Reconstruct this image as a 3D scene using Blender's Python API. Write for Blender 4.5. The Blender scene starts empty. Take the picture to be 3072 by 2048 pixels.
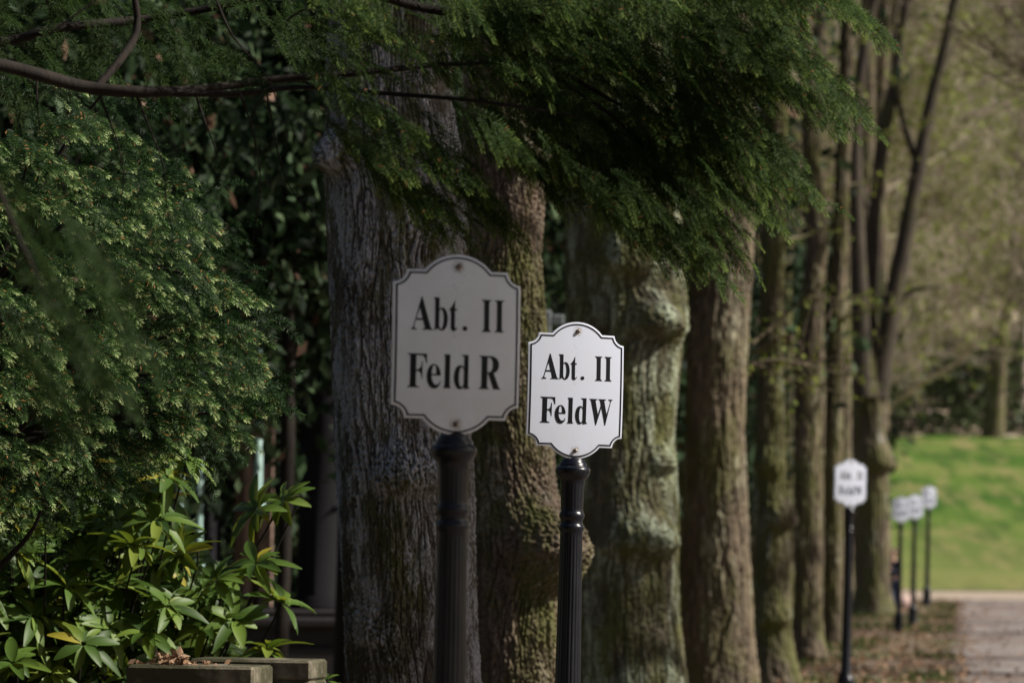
import bpy, math, random
import numpy as np
from mathutils import Vector, Matrix

random.seed(7)
RNG = np.random.default_rng(11)
SC = bpy.context.scene
COL = SC.collection
PI = math.pi

# ------------------------------------------------------------------ camera, sky, sun, exposure
FPX = 12000.0                       # focal length in pixels of the 3072 px wide frame
CAM_Z = 1.55
cam_data = bpy.data.cameras.new("camera")
cam_data.sensor_width = 36.0
cam_data.lens = 36.0 * FPX / 3072.0
cam_data.clip_start = 0.1
cam_data.clip_end = 2000.0
cam_data.dof.use_dof = True
cam_data.dof.focus_distance = 12.35
cam_data.dof.aperture_fstop = 5.2
cam = bpy.data.objects.new("camera", cam_data)
COL.objects.link(cam)
PITCH = math.atan(566.0 / FPX)
ROLL = math.radians(0.6)
CAM_R = (Matrix.Rotation(PI / 2 + PITCH, 3, 'X') @ Matrix.Rotation(ROLL, 3, 'Z'))
cam.matrix_world = Matrix.Translation((0, 0, CAM_Z)) @ CAM_R.to_4x4()
SC.camera = cam

SUN_DIR = Vector((0.755, -0.08, 0.63)).normalized()     # towards the sun
sun_el = math.asin(SUN_DIR.z)
sun_az = math.atan2(SUN_DIR.x, SUN_DIR.y)               # clockwise from +Y
world = bpy.data.worlds.new("World")
SC.world = world
world.use_nodes = True
wn = world.node_tree.nodes
wn.clear()
sky = wn.new('ShaderNodeTexSky')
sky.sky_type = 'NISHITA'
sky.sun_disc = False
sky.sun_elevation = sun_el
sky.ozone_density = 0.4
sky.dust_density = 3.0
sky.sun_rotation = sun_az
bg = wn.new('ShaderNodeBackground')
bg.inputs['Strength'].default_value = 0.05
wo = wn.new('ShaderNodeOutputWorld')
world.node_tree.links.new(sky.outputs[0], bg.inputs[0])
world.node_tree.links.new(bg.outputs[0], wo.inputs[0])
sd = bpy.data.lights.new("sun", 'SUN')
sd.energy = 5.0
sd.angle = math.radians(0.5)
sd.color = (1.0, 0.94, 0.84)
so = bpy.data.objects.new("sun", sd)
so.rotation_euler = (-SUN_DIR).to_track_quat('-Z', 'Y').to_euler()
so.location = (20, 0, 30)
COL.objects.link(so)
SC.view_settings.view_transform = 'Standard'
SC.view_settings.look = 'None'
SC.view_settings.exposure = 0.48
SC.view_settings.gamma = 1.0
SC.cycles.max_bounces = 6
SC.cycles.diffuse_bounces = 3
SC.cycles.transmission_bounces = 4
SC.cycles.transparent_max_bounces = 6
SC.cycles.use_denoising = True


def at(px, py, Y):
    """the point at distance Y (along +Y) that the photograph shows at pixel (px, py)"""
    v = CAM_R @ Vector(((px - 1536) / FPX, -(py - 1024) / FPX, -1.0))
    t = Y / v.y
    return Vector((v.x * t, Y, CAM_Z + v.z * t))


def line_x(Y):                       # the line on which the sign posts stand
    return 0.19 + 0.112 * (Y - 12.3)


# ------------------------------------------------------------------ helpers
class MB:
    def __init__(s):
        s.v = []; s.f3 = []; s.f4 = []; s.n = 0; s.t = []

    def add(s, V, F, tone=None):
        V = np.asarray(V, dtype=np.float64).reshape(-1, 3)
        F = np.asarray(F, dtype=np.int64)
        if F.shape[1] == 3: s.f3.append(F + s.n)
        else: s.f4.append(F + s.n)
        s.v.append(V); s.n += len(V)
        if tone is None: tone = 0.5
        s.t.append(np.broadcast_to(np.asarray(tone, dtype=np.float64), (len(V),)))

    def build(s, name, mat, parent=None, origin=None, smooth=True):
        me = bpy.data.meshes.new(name)
        V = np.concatenate(s.v)
        if origin is not None: V = V - np.array(origin)
        f3 = np.concatenate(s.f3) if s.f3 else np.zeros((0, 3), int)
        f4 = np.concatenate(s.f4) if s.f4 else np.zeros((0, 4), int)
        me.vertices.add(len(V)); me.vertices.foreach_set('co', V.astype(np.float32).ravel())
        nl = f3.size + f4.size
        me.loops.add(nl)
        me.loops.foreach_set('vertex_index', np.concatenate([f3.ravel(), f4.ravel()]).astype(np.int32))
        npoly = len(f3) + len(f4)
        me.polygons.add(npoly)
        st = np.concatenate([np.arange(len(f3)) * 3, len(f3) * 3 + np.arange(len(f4)) * 4]).astype(np.int32)
        me.polygons.foreach_set('loop_start', st)
        me.update(calc_edges=True)
        me.polygons.foreach_set('use_smooth', np.full(npoly, smooth, dtype=bool))
        a = me.attributes.new('tone', 'FLOAT', 'POINT')
        a.data.foreach_set('value', np.concatenate(s.t).astype(np.float32))
        me.materials.append(mat)
        o = bpy.data.objects.new(name, me)
        COL.objects.link(o)
        if parent is not None: o.parent = parent
        return o


def tag(o, label=None, cat=None, group=None, kind=None):
    if label: o['label'] = label
    if cat: o['category'] = cat
    if group: o['group'] = group
    if kind: o['kind'] = kind
    return o


def empty(name, loc, rz=0.0, label=None, cat=None, group=None):
    o = bpy.data.objects.new(name, None)
    o.empty_display_size = 0.2
    o.location = loc; o.rotation_euler = (0, 0, rz)
    COL.objects.link(o)
    return tag(o, label, cat, group)


def copy_tree(o, parent=None):
    c = o.copy(); COL.objects.link(c)
    if parent is not None: c.parent = parent
    for ch in list(o.children): copy_tree(ch, c)
    return c


_perm = {}
def perlin(P, seed=0):
    if seed not in _perm:
        r = np.random.default_rng(1000 + seed)
        g = r.normal(size=(256, 3)); g /= np.linalg.norm(g, axis=1)[:, None]
        _perm[seed] = (np.tile(r.permutation(256), 3), g)
    p, g = _perm[seed]
    P = np.asarray(P, dtype=np.float64)
    i = np.floor(P).astype(np.int64); f = P - i; i &= 255
    u = f * f * f * (f * (f * 6 - 15) + 10)
    out = np.zeros(len(P))
    for a in (0, 1):
        wx = u[:, 0] if a else 1 - u[:, 0]
        pa = p[i[:, 0] + a]
        for b in (0, 1):
            wy = u[:, 1] if b else 1 - u[:, 1]
            pb = p[pa + i[:, 1] + b]
            for c in (0, 1):
                wz = u[:, 2] if c else 1 - u[:, 2]
                gr = g[p[pb + i[:, 2] + c]]
                d = gr[:, 0] * (f[:, 0] - a) + gr[:, 1] * (f[:, 1] - b) + gr[:, 2] * (f[:, 2] - c)
                out += wx * wy * wz * d
    return out * 1.6


def catmull(pts, n):
    P = np.array(pts, dtype=float)
    if len(P) == 2:
        t = np.linspace(0, 1, n)[:, None]
        return P[0] * (1 - t) + P[1] * t
    Q = np.vstack([2 * P[0] - P[1], P, 2 * P[-1] - P[-2]])
    m = len(P) - 1
    T = np.linspace(0, m - 1e-6, n); k = T.astype(int); t = (T - k)[:, None]
    a, b, c, d = Q[k], Q[k + 1], Q[k + 2], Q[k + 3]
    return 0.5 * ((2 * b) + (c - a) * t + (2 * a - 5 * b + 4 * c - d) * t * t + (3 * b - 3 * c + d - a) * t ** 3)


def tube(mb, pts, radii, n=8, seg=None, tone=0.5, wob=0.0, cap=True):
    seg = seg or max(2, (len(pts) - 1) * 5)
    P = catmull(pts, seg)
    R = np.interp(np.linspace(0, 1, seg), np.linspace(0, 1, len(radii)), radii)
    if wob: R = R * (1 + wob * perlin(P * 9, 3))
    T = np.gradient(P, axis=0); T /= np.linalg.norm(T, axis=1)[:, None] + 1e-12
    ref = np.array([0.0, 0, 1]) if abs(T[0][2]) < 0.9 else np.array([1.0, 0, 0])
    A = np.cross(T, ref); A /= np.linalg.norm(A, axis=1)[:, None] + 1e-12
    B = np.cross(T, A)
    th = np.linspace(0, 2 * PI, n, endpoint=False)
    V = P[:, None] + R[:, None, None] * (np.cos(th)[None, :, None] * A[:, None] + np.sin(th)[None, :, None] * B[:, None])
    i = np.arange(seg - 1)[:, None] * n; j = np.arange(n)[None]; j2 = (j + 1) % n
    F = np.stack([i + j, i + j2, i + n + j2, i + n + j], -1).reshape(-1, 4)
    mb.add(V.reshape(-1, 3), F, tone)


def prisms(mb, S, n=3, tone=0.5):
    """S: rows p0(3) p1(3) r0 r1"""
    S = np.asarray(S, dtype=float)
    p0, p1, r0, r1 = S[:, :3], S[:, 3:6], S[:, 6], S[:, 7]
    T = p1 - p0; T /= np.linalg.norm(T, axis=1)[:, None] + 1e-9
    ref = np.where(np.abs(T[:, 2:3]) < 0.9, np.array([[0, 0, 1.0]]), np.array([[1.0, 0, 0]]))
    A = np.cross(T, ref); A /= np.linalg.norm(A, axis=1)[:, None] + 1e-9
    B = np.cross(T, A)
    th = np.linspace(0, 2 * PI, n, endpoint=False)
    ring = np.cos(th)[None, :, None] * A[:, None] + np.sin(th)[None, :, None] * B[:, None]
    V = np.concatenate([p0[:, None] + ring * r0[:, None, None], p1[:, None] + ring * r1[:, None, None]], 1)
    m = len(S); i = np.arange(m)[:, None] * 2 * n; j = np.arange(n)[None]; j2 = (j + 1) % n
    F = np.stack([i + j, i + j2, i + n + j2, i + n + j], -1).reshape(-1, 4)
    mb.add(V.reshape(-1, 3), F, tone)


def box(mb, x0, x1, y0, y1, z0, z1, bev=0.0, tone=0.5):
    b = bev
    if b <= 0:
        V = [(x, y, z) for z in (z0, z1) for (x, y) in ((x0, y0), (x1, y0), (x1, y1), (x0, y1))]
        mb.add(V, [(0, 3, 2, 1), (4, 5, 6, 7), (0, 1, 5, 4), (1, 2, 6, 5), (2, 3, 7, 6), (3, 0, 4, 7)], tone)
        return
    def ring(x0, x1, y0, y1, z, c):
        return [(x0 + c, y0, z), (x1 - c, y0, z), (x1, y0 + c, z), (x1, y1 - c, z), (x1 - c, y1, z), (x0 + c, y1, z), (x0, y1 - c, z), (x0, y0 + c, z)]
    L = [ring(x0 + b, x1 - b, y0 + b, y1 - b, z0, b * .3), ring(x0, x1, y0, y1, z0 + b, b), ring(x0, x1, y0, y1, z1 - b, b), ring(x0 + b, x1 - b, y0 + b, y1 - b, z1, b * .3)]
    V = [p for r in L for p in r]
    F = []
    for k in range(3):
        for j in range(8):
            F.append((k * 8 + j, k * 8 + (j + 1) % 8, k * 8 + 8 + (j + 1) % 8, k * 8 + 8 + j))
    for k, rev in ((0, 1), (24, 0)):
        c = [(k + 0, k + 1, k + 2, k + 3), (k + 0, k + 3, k + 4, k + 7), (k + 4, k + 5, k + 6, k + 7)]
        F += [q[::-1] if rev else q for q in c]
    mb.add(V, F, tone)


def lathe(mb, prof, n=48, flute=None, cx=0.0, cy=0.0, tone=0.5):
    """prof: (z, r, flute depth)"""
    P = np.array([(p[0], p[1], p[2] if len(p) > 2 else 0) for p in prof], dtype=float)
    th = np.linspace(0, 2 * PI, n, endpoint=False)
    fl = np.abs(np.cos(th * (flute or 1) / 2)) ** 0.8
    R = P[:, 1][:, None] - P[:, 2][:, None] * (1 - fl)[None]
    V = np.stack([cx + R * np.cos(th), cy + R * np.sin(th), np.repeat(P[:, 0][:, None], n, 1)], -1)
    m = len(P); i = np.arange(m - 1)[:, None] * n; j = np.arange(n)[None]; j2 = (j + 1) % n
    F = np.stack([i + j, i + j2, i + n + j2, i + n + j], -1).reshape(-1, 4)
    mb.add(V.reshape(-1, 3), F, tone)


# ------------------------------------------------------------------ materials
def new_mat(name):
    m = bpy.data.materials.new(name); m.use_nodes = True
    nt = m.node_tree; nt.nodes.clear()
    return m, nt, nt.nodes, nt.links


def ramp(nt, fac, stops, interp='LINEAR'):
    r = nt.nodes.new('ShaderNodeValToRGB'); r.color_ramp.interpolation = interp
    e = r.color_ramp.elements
    while len(e) < len(stops): e.new(0.5)
    for k, (p, c) in enumerate(stops):
        e[k].position = p; e[k].color = (c[0], c[1], c[2], 1)
    nt.links.new(fac, r.inputs[0])
    return r.outputs[0]


def noise(nt, scale, detail=6, rough=0.6, vec=None, mscale=None, dist=0.0, loc=(0, 0, 0)):
    n = nt.nodes.new('ShaderNodeTexNoise')
    n.inputs['Scale'].default_value = scale; n.inputs['Detail'].default_value = detail
    n.inputs['Roughness'].default_value = rough; n.inputs['Distortion'].default_value = dist
    tc = nt.nodes.new('ShaderNodeTexCoord')
    mp = nt.nodes.new('ShaderNodeMapping')
    mp.inputs['Scale'].default_value = mscale or (1, 1, 1)
    mp.inputs['Location'].default_value = loc
    nt.links.new(tc.outputs['Object'], mp.inputs[0]); nt.links.new(mp.outputs[0], n.inputs['Vector'])
    return n.outputs[0]


def mix(nt, fac, a, b, mode='MIX'):
    n = nt.nodes.new('ShaderNodeMix'); n.data_type = 'RGBA'; n.blend_type = mode
    for k, v in ((0, fac), (6, a), (7, b)):
        if isinstance(v, (int, float)): n.inputs[k].default_value = v
        elif isinstance(v, tuple): n.inputs[k].default_value = (v[0], v[1], v[2], 1)
        else: nt.links.new(v, n.inputs[k])
    return n.outputs[2]


def maprange(nt, v, a, b, c=0.0, d=1.0):
    n = nt.nodes.new('ShaderNodeMapRange')
    for k, x in ((1, a), (2, b), (3, c), (4, d)): n.inputs[k].default_value = x
    nt.links.new(v, n.inputs[0])
    return n.outputs[0]


def math_(nt, op, a, b):
    n = nt.nodes.new('ShaderNodeMath'); n.operation = op
    for k, v in ((0, a), (1, b)):
        if isinstance(v, (int, float)): n.inputs[k].default_value = v
        else: nt.links.new(v, n.inputs[k])
    return n.outputs[0]


def attr(nt, name='tone'):
    n = nt.nodes.new('ShaderNodeAttribute'); n.attribute_name = name
    return n.outputs['Fac']


def finish(m, nt, col, rough=0.8, bump=None, bs=0.3, bd=0.01, spec=0.5, metal=0.0, transl=0.0, tcol=None):
    p = nt.nodes.new('ShaderNodeBsdfPrincipled')
    if isinstance(col, tuple): p.inputs['Base Color'].default_value = (col[0], col[1], col[2], 1)
    else: nt.links.new(col, p.inputs['Base Color'])
    if isinstance(rough, (int, float)): p.inputs['Roughness'].default_value = rough
    else: nt.links.new(rough, p.inputs['Roughness'])
    p.inputs['Specular IOR Level'].default_value = spec
    p.inputs['Metallic'].default_value = metal
    if bump is not None:
        b = nt.nodes.new('ShaderNodeBump'); b.inputs['Strength'].default_value = bs; b.inputs['Distance'].default_value = bd
        nt.links.new(bump, b.inputs['Height']); nt.links.new(b.outputs[0], p.inputs['Normal'])
    o = nt.nodes.new('ShaderNodeOutputMaterial')
    if transl > 0:
        t = nt.nodes.new('ShaderNodeBsdfTranslucent'); mx = nt.nodes.new('ShaderNodeMixShader'); mx.inputs[0].default_value = transl
        src = tcol if tcol is not None else col
        if isinstance(src, tuple): t.inputs[0].default_value = (src[0], src[1], src[2], 1)
        else: nt.links.new(src, t.inputs[0])
        nt.links.new(p.outputs[0], mx.inputs[1]); nt.links.new(t.outputs[0], mx.inputs[2]); nt.links.new(mx.outputs[0], o.inputs[0])
    else:
        nt.links.new(p.outputs[0], o.inputs[0])
    return m


def bark_mat(name, dark, light, moss=0.35, lichen=0.3, lich_col=(0.36, 0.37, 0.38), moss_col=(0.10, 0.105, 0.03), sc=1.0, bs=0.6):
    m, nt, N, L = new_mat(name)
    a = noise(nt, 22 * sc, 8, 0.65, mscale=(1, 1, 0.22), dist=0.4)
    base = ramp(nt, a, [(0.3, dark), (0.7, light)])
    big = noise(nt, 2.2 * sc, 5, 0.6, mscale=(1, 1, 0.5), loc=(3, 1, 2))
    base = mix(nt, maprange(nt, big, 0.35, 0.65, 0, 0.7), base, tuple(c * 0.62 for c in dark))
    mz = noise(nt, 3.1 * sc, 7, 0.7, mscale=(1, 1, 0.35), loc=(7, 4, 1))
    base = mix(nt, maprange(nt, mz, 0.58 - 0.25 * moss, 0.72 - 0.2 * moss, 0, 0.85), base, moss_col)
    lz = noise(nt, 4.2 * sc, 9, 0.78, mscale=(1, 1, 0.4), loc=(1, 9, 5))
    lf = math_(nt, 'MULTIPLY', maprange(nt, lz, 0.60 - 0.3 * lichen, 0.68 - 0.3 * lichen), maprange(nt, attr(nt), 0.35, 0.75, 0.15, 1))
    base = mix(nt, math_(nt, 'MULTIPLY', lf, 0.85), base, lich_col)
    fine = noise(nt, 70 * sc, 6, 0.7, mscale=(1, 1, 0.35))
    return finish(m, nt, base, 0.85, fine, bs, 0.006, 0.25)


def leaf_mat(name, stops, rough=0.4, transl=0.35, spec=0.5, tstops=None):
    m, nt, N, L = new_mat(name)
    c = ramp(nt, attr(nt), stops)
    tc = ramp(nt, attr(nt), tstops) if tstops else None
    return finish(m, nt, c, rough, None, transl=transl, spec=spec, tcol=tc)


M = {}
M['bark_front'] = bark_mat('bark_front', (0.065, 0.056, 0.042), (0.19, 0.165, 0.135), 0.40, 0.50, lich_col=(0.38, 0.38, 0.41), sc=1.7)
M['bark_second'] = bark_mat('bark_second', (0.06, 0.045, 0.032), (0.27, 0.20, 0.145), 0.5, 0.2, lich_col=(0.36, 0.33, 0.25), sc=1.5)
M['bark_third'] = bark_mat('bark_third', (0.045, 0.042, 0.028), (0.20, 0.17, 0.115), 0.65, 0.38, lich_col=(0.34, 0.38, 0.28), sc=1.3)  # dark greenish base stands in for the shade on this trunk's left
M['bark_limb_backlit'] = bark_mat('bark_limb_backlit', (0.035, 0.028, 0.021), (0.10, 0.078, 0.058), 0.2, -.5)  # darker than the trunk bark, to imitate limbs seen against the light
M['bark_alley'] = bark_mat('bark_alley', (0.055, 0.043, 0.03), (0.26, 0.20, 0.135), 0.45, 0.2, lich_col=(0.33, 0.31, 0.22))
M['bark_mossy'] = bark_mat('bark_mossy', (0.06, 0.048, 0.033), (0.21, 0.165, 0.115), 0.7, 0.1)
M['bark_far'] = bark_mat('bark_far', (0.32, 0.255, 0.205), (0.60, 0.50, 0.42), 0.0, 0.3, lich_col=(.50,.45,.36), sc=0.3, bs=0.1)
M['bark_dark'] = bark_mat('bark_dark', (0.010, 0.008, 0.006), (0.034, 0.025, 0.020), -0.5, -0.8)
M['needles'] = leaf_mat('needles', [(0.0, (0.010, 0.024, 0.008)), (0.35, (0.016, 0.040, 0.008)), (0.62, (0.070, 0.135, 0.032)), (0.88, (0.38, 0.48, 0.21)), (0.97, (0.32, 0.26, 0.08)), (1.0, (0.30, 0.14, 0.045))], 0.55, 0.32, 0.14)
M['needles_tree'] = leaf_mat('needles_tree', [(0.0, (0.018, 0.036, 0.009)), (0.4, (0.038, 0.072, 0.014)), (0.75, (0.10, 0.155, 0.030)), (0.93, (0.20, 0.28, 0.06)), (1.0, (0.22, 0.10, 0.04))], 0.6, 0.45, 0.12)
M['rhodo'] = leaf_mat('rhodo', [(0.0, (0.02, 0.045, 0.010)), (0.5, (0.065, 0.125, 0.020)), (0.85, (0.14, 0.215, 0.035)), (1.0, (0.30, 0.26, 0.03))], 0.48, 0.30, 0.3,
                      [(0.0, (0.05, 0.12, 0.01)), (1.0, (0.30, 0.34, 0.03))])
M['evergreen'] = leaf_mat('evergreen', [(0.0, (0.008, 0.018, 0.008)), (0.6, (0.034, 0.066, 0.026)), (0.93, (0.085, 0.13, 0.06)), (1.0, (0.20, 0.12, 0.085))], 0.65, 0.25, 0.2)
M['buds'] = leaf_mat('buds', [(0.0, (0.12, 0.16, 0.03)), (1.0, (0.25, 0.29, 0.06))], 0.6, 0.45, 0.2)
M['undergrowth'] = leaf_mat('undergrowth', [(0.0, (0.02, 0.035, 0.014)), (1.0, (0.11, 0.145, 0.055))], 0.6, 0.2, 0.3)
M['dry_leaf'] = leaf_mat('dry_leaf', [(0.0, (0.10, 0.055, 0.03)), (0.6, (0.24, 0.14, 0.08)), (1.0, (0.40, 0.27, 0.18))], 0.7, 0.15, 0.2)


def make_enamel(name, grime, col=(0.53, 0.57, 0.69)):
    m, nt, N, L = new_mat(name)
    a = noise(nt, 34, 8, 0.75, mscale=(1, 1, 0.55), loc=(2, 0, 5))
    b = noise(nt, 9, 5, 0.6, loc=(4, 2, 1))
    sp = noise(nt, 210, 3, 0.5, loc=(1, 1, 1))
    c = mix(nt, maprange(nt, b, 0.35, 0.75, 0.0, 0.25 + grime * 0.5), col, (0.50, 0.49, 0.47))
    c = mix(nt, math_(nt, 'MULTIPLY', maprange(nt, a, 0.60, 0.74), maprange(nt, sp, 0.52, 0.62, 0, 0.30 + grime)), c, (0.22, 0.19, 0.16))
    tc = nt.nodes.new('ShaderNodeTexCoord'); sx_ = nt.nodes.new('ShaderNodeSeparateXYZ'); nt.links.new(tc.outputs['Object'], sx_.inputs[0])
    ax = math_(nt, 'ABSOLUTE', math_(nt, 'ADD', sx_.outputs[0], 0.006), 0.0)
    st = math_(nt, 'MULTIPLY', maprange(nt, ax, 0.0, 0.028, 1, 0), maprange(nt, noise(nt, 150, 5, 0.7, mscale=(1, 1, 0.8), loc=(5, 5, 5)), 0.58, 0.66))
    st = math_(nt, 'MULTIPLY', st, maprange(nt, sx_.outputs[2], -0.10, 0.12, 0.25, 1))
    c = mix(nt, math_(nt, 'MULTIPLY', st, 0.55 + grime), c, (0.15, 0.12, 0.10))
    for zb in (0.1815, -0.184):
        vd = nt.nodes.new('ShaderNodeVectorMath'); vd.operation = 'DISTANCE'; nt.links.new(tc.outputs['Object'], vd.inputs[0]); vd.inputs[1].default_value = (0, -0.01, zb)
        c = mix(nt, math_(nt, 'MULTIPLY', maprange(nt, vd.outputs['Value'], 0.006, 0.019, 1, 0), maprange(nt, noise(nt, 90, 5, 0.7), 0.4, 0.6, 0.1, 0.75 + grime * .5)), c, (0.16, 0.075, 0.04))
    rim = math_(nt, 'MULTIPLY', maprange(nt, sx_.outputs[2], -0.14, -0.21, 0, 1), maprange(nt, noise(nt, 25, 6, 0.7, loc=(8, 1, 2)), 0.45, 0.75))
    c = mix(nt, math_(nt, 'MULTIPLY', rim, 0.25 + grime), c, (0.40, 0.36, 0.28))
    return finish(m, nt, c, 0.24 if grime < 0.3 else 0.34, b, 0.04, 0.002, 0.5)


M['enamel'] = make_enamel('enamel', 0.08)
M['enamel_old'] = make_enamel('enamel_old', 0.28, (0.73, 0.76, 0.83))
m, nt, N, L = new_mat('sign_black'); M['sign_black'] = finish(m, nt, (0.004, 0.005, 0.008), 0.35, None, spec=0.25)


def paint_mat(name, grime):
    m, nt, N, L = new_mat(name)
    a = noise(nt, 60, 6, 0.7)
    g = noise(nt, 14, 6, 0.7, mscale=(1, 1, 0.3))
    c = mix(nt, maprange(nt, g, 0.45, 0.7, 0, grime), (0.005, 0.006, 0.011), (0.045, 0.037, 0.034))
    c = mix(nt, maprange(nt, a, 0.735, 0.76), c, (0.28, 0.12, 0.06))
    return finish(m, nt, c, maprange(nt, g, 0.3, 0.7, 0.2, 0.42 + grime * 0.3), a, 0.35, 0.0015, 0.4)


M['iron'] = paint_mat('iron', 0.05)
M['iron_dusty'] = paint_mat('iron_dusty', 0.6)
m, nt, N, L = new_mat('bolt'); M['bolt'] = finish(m, nt, ramp(nt, noise(nt, 300, 4, 0.6), [(0.35, (0.10, 0.07, 0.05)), (0.65, (0.35, 0.31, 0.26))]), 0.45, None, metal=0.5)

m, nt, N, L = new_mat('litter')
n1 = noise(nt, 5.0, 9, 0.75); n2 = noise(nt, 0.45, 5, 0.6, loc=(3, 3, 0)); n3 = noise(nt, 24, 6, 0.7)
c = ramp(nt, n1, [(0.32, (0.07, 0.050, 0.038)), (0.5, (0.16, 0.12, 0.095)), (0.66, (0.30, 0.23, 0.18))])
c = mix(nt, math_(nt, 'MULTIPLY', maprange(nt, n2, 0.50, 0.62), 0.75), c, (0.075, 0.115, 0.030))
M['litter'] = finish(m, nt, c, 0.95, n3, 0.8, 0.03, 0.1)
m, nt, N, L = new_mat('meadow')
n1 = noise(nt, 0.16, 6, 0.65, mscale=(0.35, 0.9, 1)); n2 = noise(nt, 0.9, 5, 0.65, mscale=(1, 0.14, 1)); n3 = noise(nt, 1.3, 4, 0.6, mscale=(1, .12, 1), loc=(5, 5, 5))
c = ramp(nt, n1, [(0.40, (0.040, 0.095, 0.014)), (0.5, (0.080, 0.140, 0.024)), (0.60, (0.150, 0.170, 0.050))])
c = mix(nt, maprange(nt, n2, 0.50, 0.62, 0, 0.7), c, (0.21, 0.185, 0.08))
c = mix(nt, maprange(nt, n3, 0.50, 0.62, 0, 0.75), c, (0.03, 0.075, 0.012))
tcm = nt.nodes.new('ShaderNodeTexCoord'); sm = nt.nodes.new('ShaderNodeSeparateXYZ'); nt.links.new(tcm.outputs['Object'], sm.inputs[0])
c = mix(nt, math_(nt, 'MULTIPLY', maprange(nt, math_(nt, 'ADD', sm.outputs[1], math_(nt, 'MULTIPLY', n1, 16.0)), 140, 122, 0, 1), 0.55), c, (0.20, 0.195, 0.075))
M['meadow'] = finish(m, nt, c, 0.95, n3, 0.6, 0.05, 0.1)
m, nt, N, L = new_mat('hill')
c = ramp(nt, noise(nt, 0.35, 8, 0.75, mscale=(1, .6, 1)), [(0.40, (0.12, 0.10, 0.06)), (0.5, (0.46, 0.37, 0.28)), (0.60, (0.70, 0.57, 0.46))])
M['hill'] = finish(m, nt, c, 0.95, None, spec=0.1)
m, nt, N, L = new_mat('gravel')
n1 = noise(nt, 2.0, 8, 0.75); n2 = noise(nt, 60, 5, 0.8); n3 = noise(nt, 0.7, 5, 0.7, mscale=(1, .35, 1))
c = ramp(nt, n1, [(0.36, (0.15, 0.13, 0.122)), (0.64, (0.31, 0.275, 0.26))])
c = mix(nt, maprange(nt, n3, 0.46, 0.6, 0, 0.75), c, (0.15, 0.105, 0.085))
M['gravel'] = finish(m, nt, mix(nt, 0.35, c, n2, 'OVERLAY'), 0.95, n2, 0.6, 0.01, 0.1)
m, nt, N, L = new_mat('sand')
c = ramp(nt, noise(nt, 1.4, 8, 0.7), [(0.3, (0.27, 0.215, 0.17)), (0.7, (0.42, 0.35, 0.28))])
M['sand'] = finish(m, nt, c, 0.95, None, spec=0.1)
m, nt, N, L = new_mat('gravestone')
n1 = noise(nt, 16, 9, 0.75); n2 = noise(nt, 5, 6, 0.7, loc=(2, 2, 7)); n3 = noise(nt, 90, 5, 0.8)
c = ramp(nt, n1, [(0.3, (0.17, 0.145, 0.105)), (0.7, (0.33, 0.29, 0.225))])
tcn = nt.nodes.new('ShaderNodeTexCoord'); geo = nt.nodes.new('ShaderNodeNewGeometry')
c = mix(nt, maprange(nt, n2, 0.30, 0.52, 0.0, 0.93), c, (0.040, 0.040, 0.020))
M['gravestone'] = finish(m, nt, c, 0.9, n3, 0.7, 0.006, 0.2)
m, nt, N, L = new_mat('dark_granite')
c = ramp(nt, noise(nt, 150, 4, 0.7), [(0.3, (0.008, 0.0075, 0.009)), (0.7, (0.022, 0.021, 0.024))])
M['granite'] = finish(m, nt, c, 0.85, None, spec=0.05)
m, nt, N, L = new_mat('plinth_granite')
c = ramp(nt, noise(nt, 40, 6, 0.7), [(0.3, (0.018, 0.016, 0.018)), (0.7, (0.045, 0.040, 0.042))])
M['plinth'] = finish(m, nt, c, 0.6, None, spec=0.25)
m, nt, N, L = new_mat('sandstone')
c = ramp(nt, noise(nt, 6, 8, 0.7, mscale=(1, 1, 0.4)), [(0.3, (0.13, 0.085, 0.065)), (0.7, (0.36, 0.25, 0.205))])
M['sandstone'] = finish(m, nt, c, 0.9, noise(nt, 40, 6, 0.7), 0.5, 0.01, 0.2)
m, nt, N, L = new_mat('verdigris')
c = ramp(nt, noise(nt, 9, 6, 0.7, mscale=(1, 1, 0.3)), [(0.3, (0.20, 0.33, 0.30)), (0.7, (0.48, 0.66, 0.62))])
M['verdigris'] = finish(m, nt, c, 0.7, None, spec=0.3)
m, nt, N, L = new_mat('pale_stone')
c = ramp(nt, noise(nt, 8, 6, 0.7), [(0.3, (0.14, 0.16, 0.17)), (0.7, (0.26, 0.29, 0.30))])
M['pale_stone'] = finish(m, nt, c, 0.8, None, spec=0.3)
for nm, c_, r_ in (('skin', (0.55, 0.32, 0.25), 0.5), ('jacket', (0.018, 0.025, 0.055), 0.8), ('jeans', (0.035, 0.055, 0.13), 0.85),
                   ('hair', (0.09, 0.05, 0.03), 0.6), ('shoe', (0.10, 0.035, 0.03), 0.6), ('pink', (0.60, 0.42, 0.38), 0.7), ('eye', (0.02, 0.015, 0.012), 0.3), ('collar', (0.12, 0.16, 0.24), 0.8)):
    m, nt, N, L = new_mat(nm)
    cc = mix(nt, maprange(nt, noise(nt, 30, 4, 0.6), 0.3, 0.7, 0, 0.25), c_, tuple(x * 0.7 for x in c_))
    M[nm] = finish(m, nt, cc, r_)


# ------------------------------------------------------------------ ground, meadow, paths
def terrain(X, Y):
    z = np.clip((Y - 112) / 50, 0, 1); z = 5.4 * z * z * (3 - 2 * z) * 0.35 + 5.4 * z * 0.65
    z = z + np.clip(Y - 163, 0, None) * 0.46
    z = z + np.clip(np.abs(Y - 60) < 999, 0, 1) * 0
    return z


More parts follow.
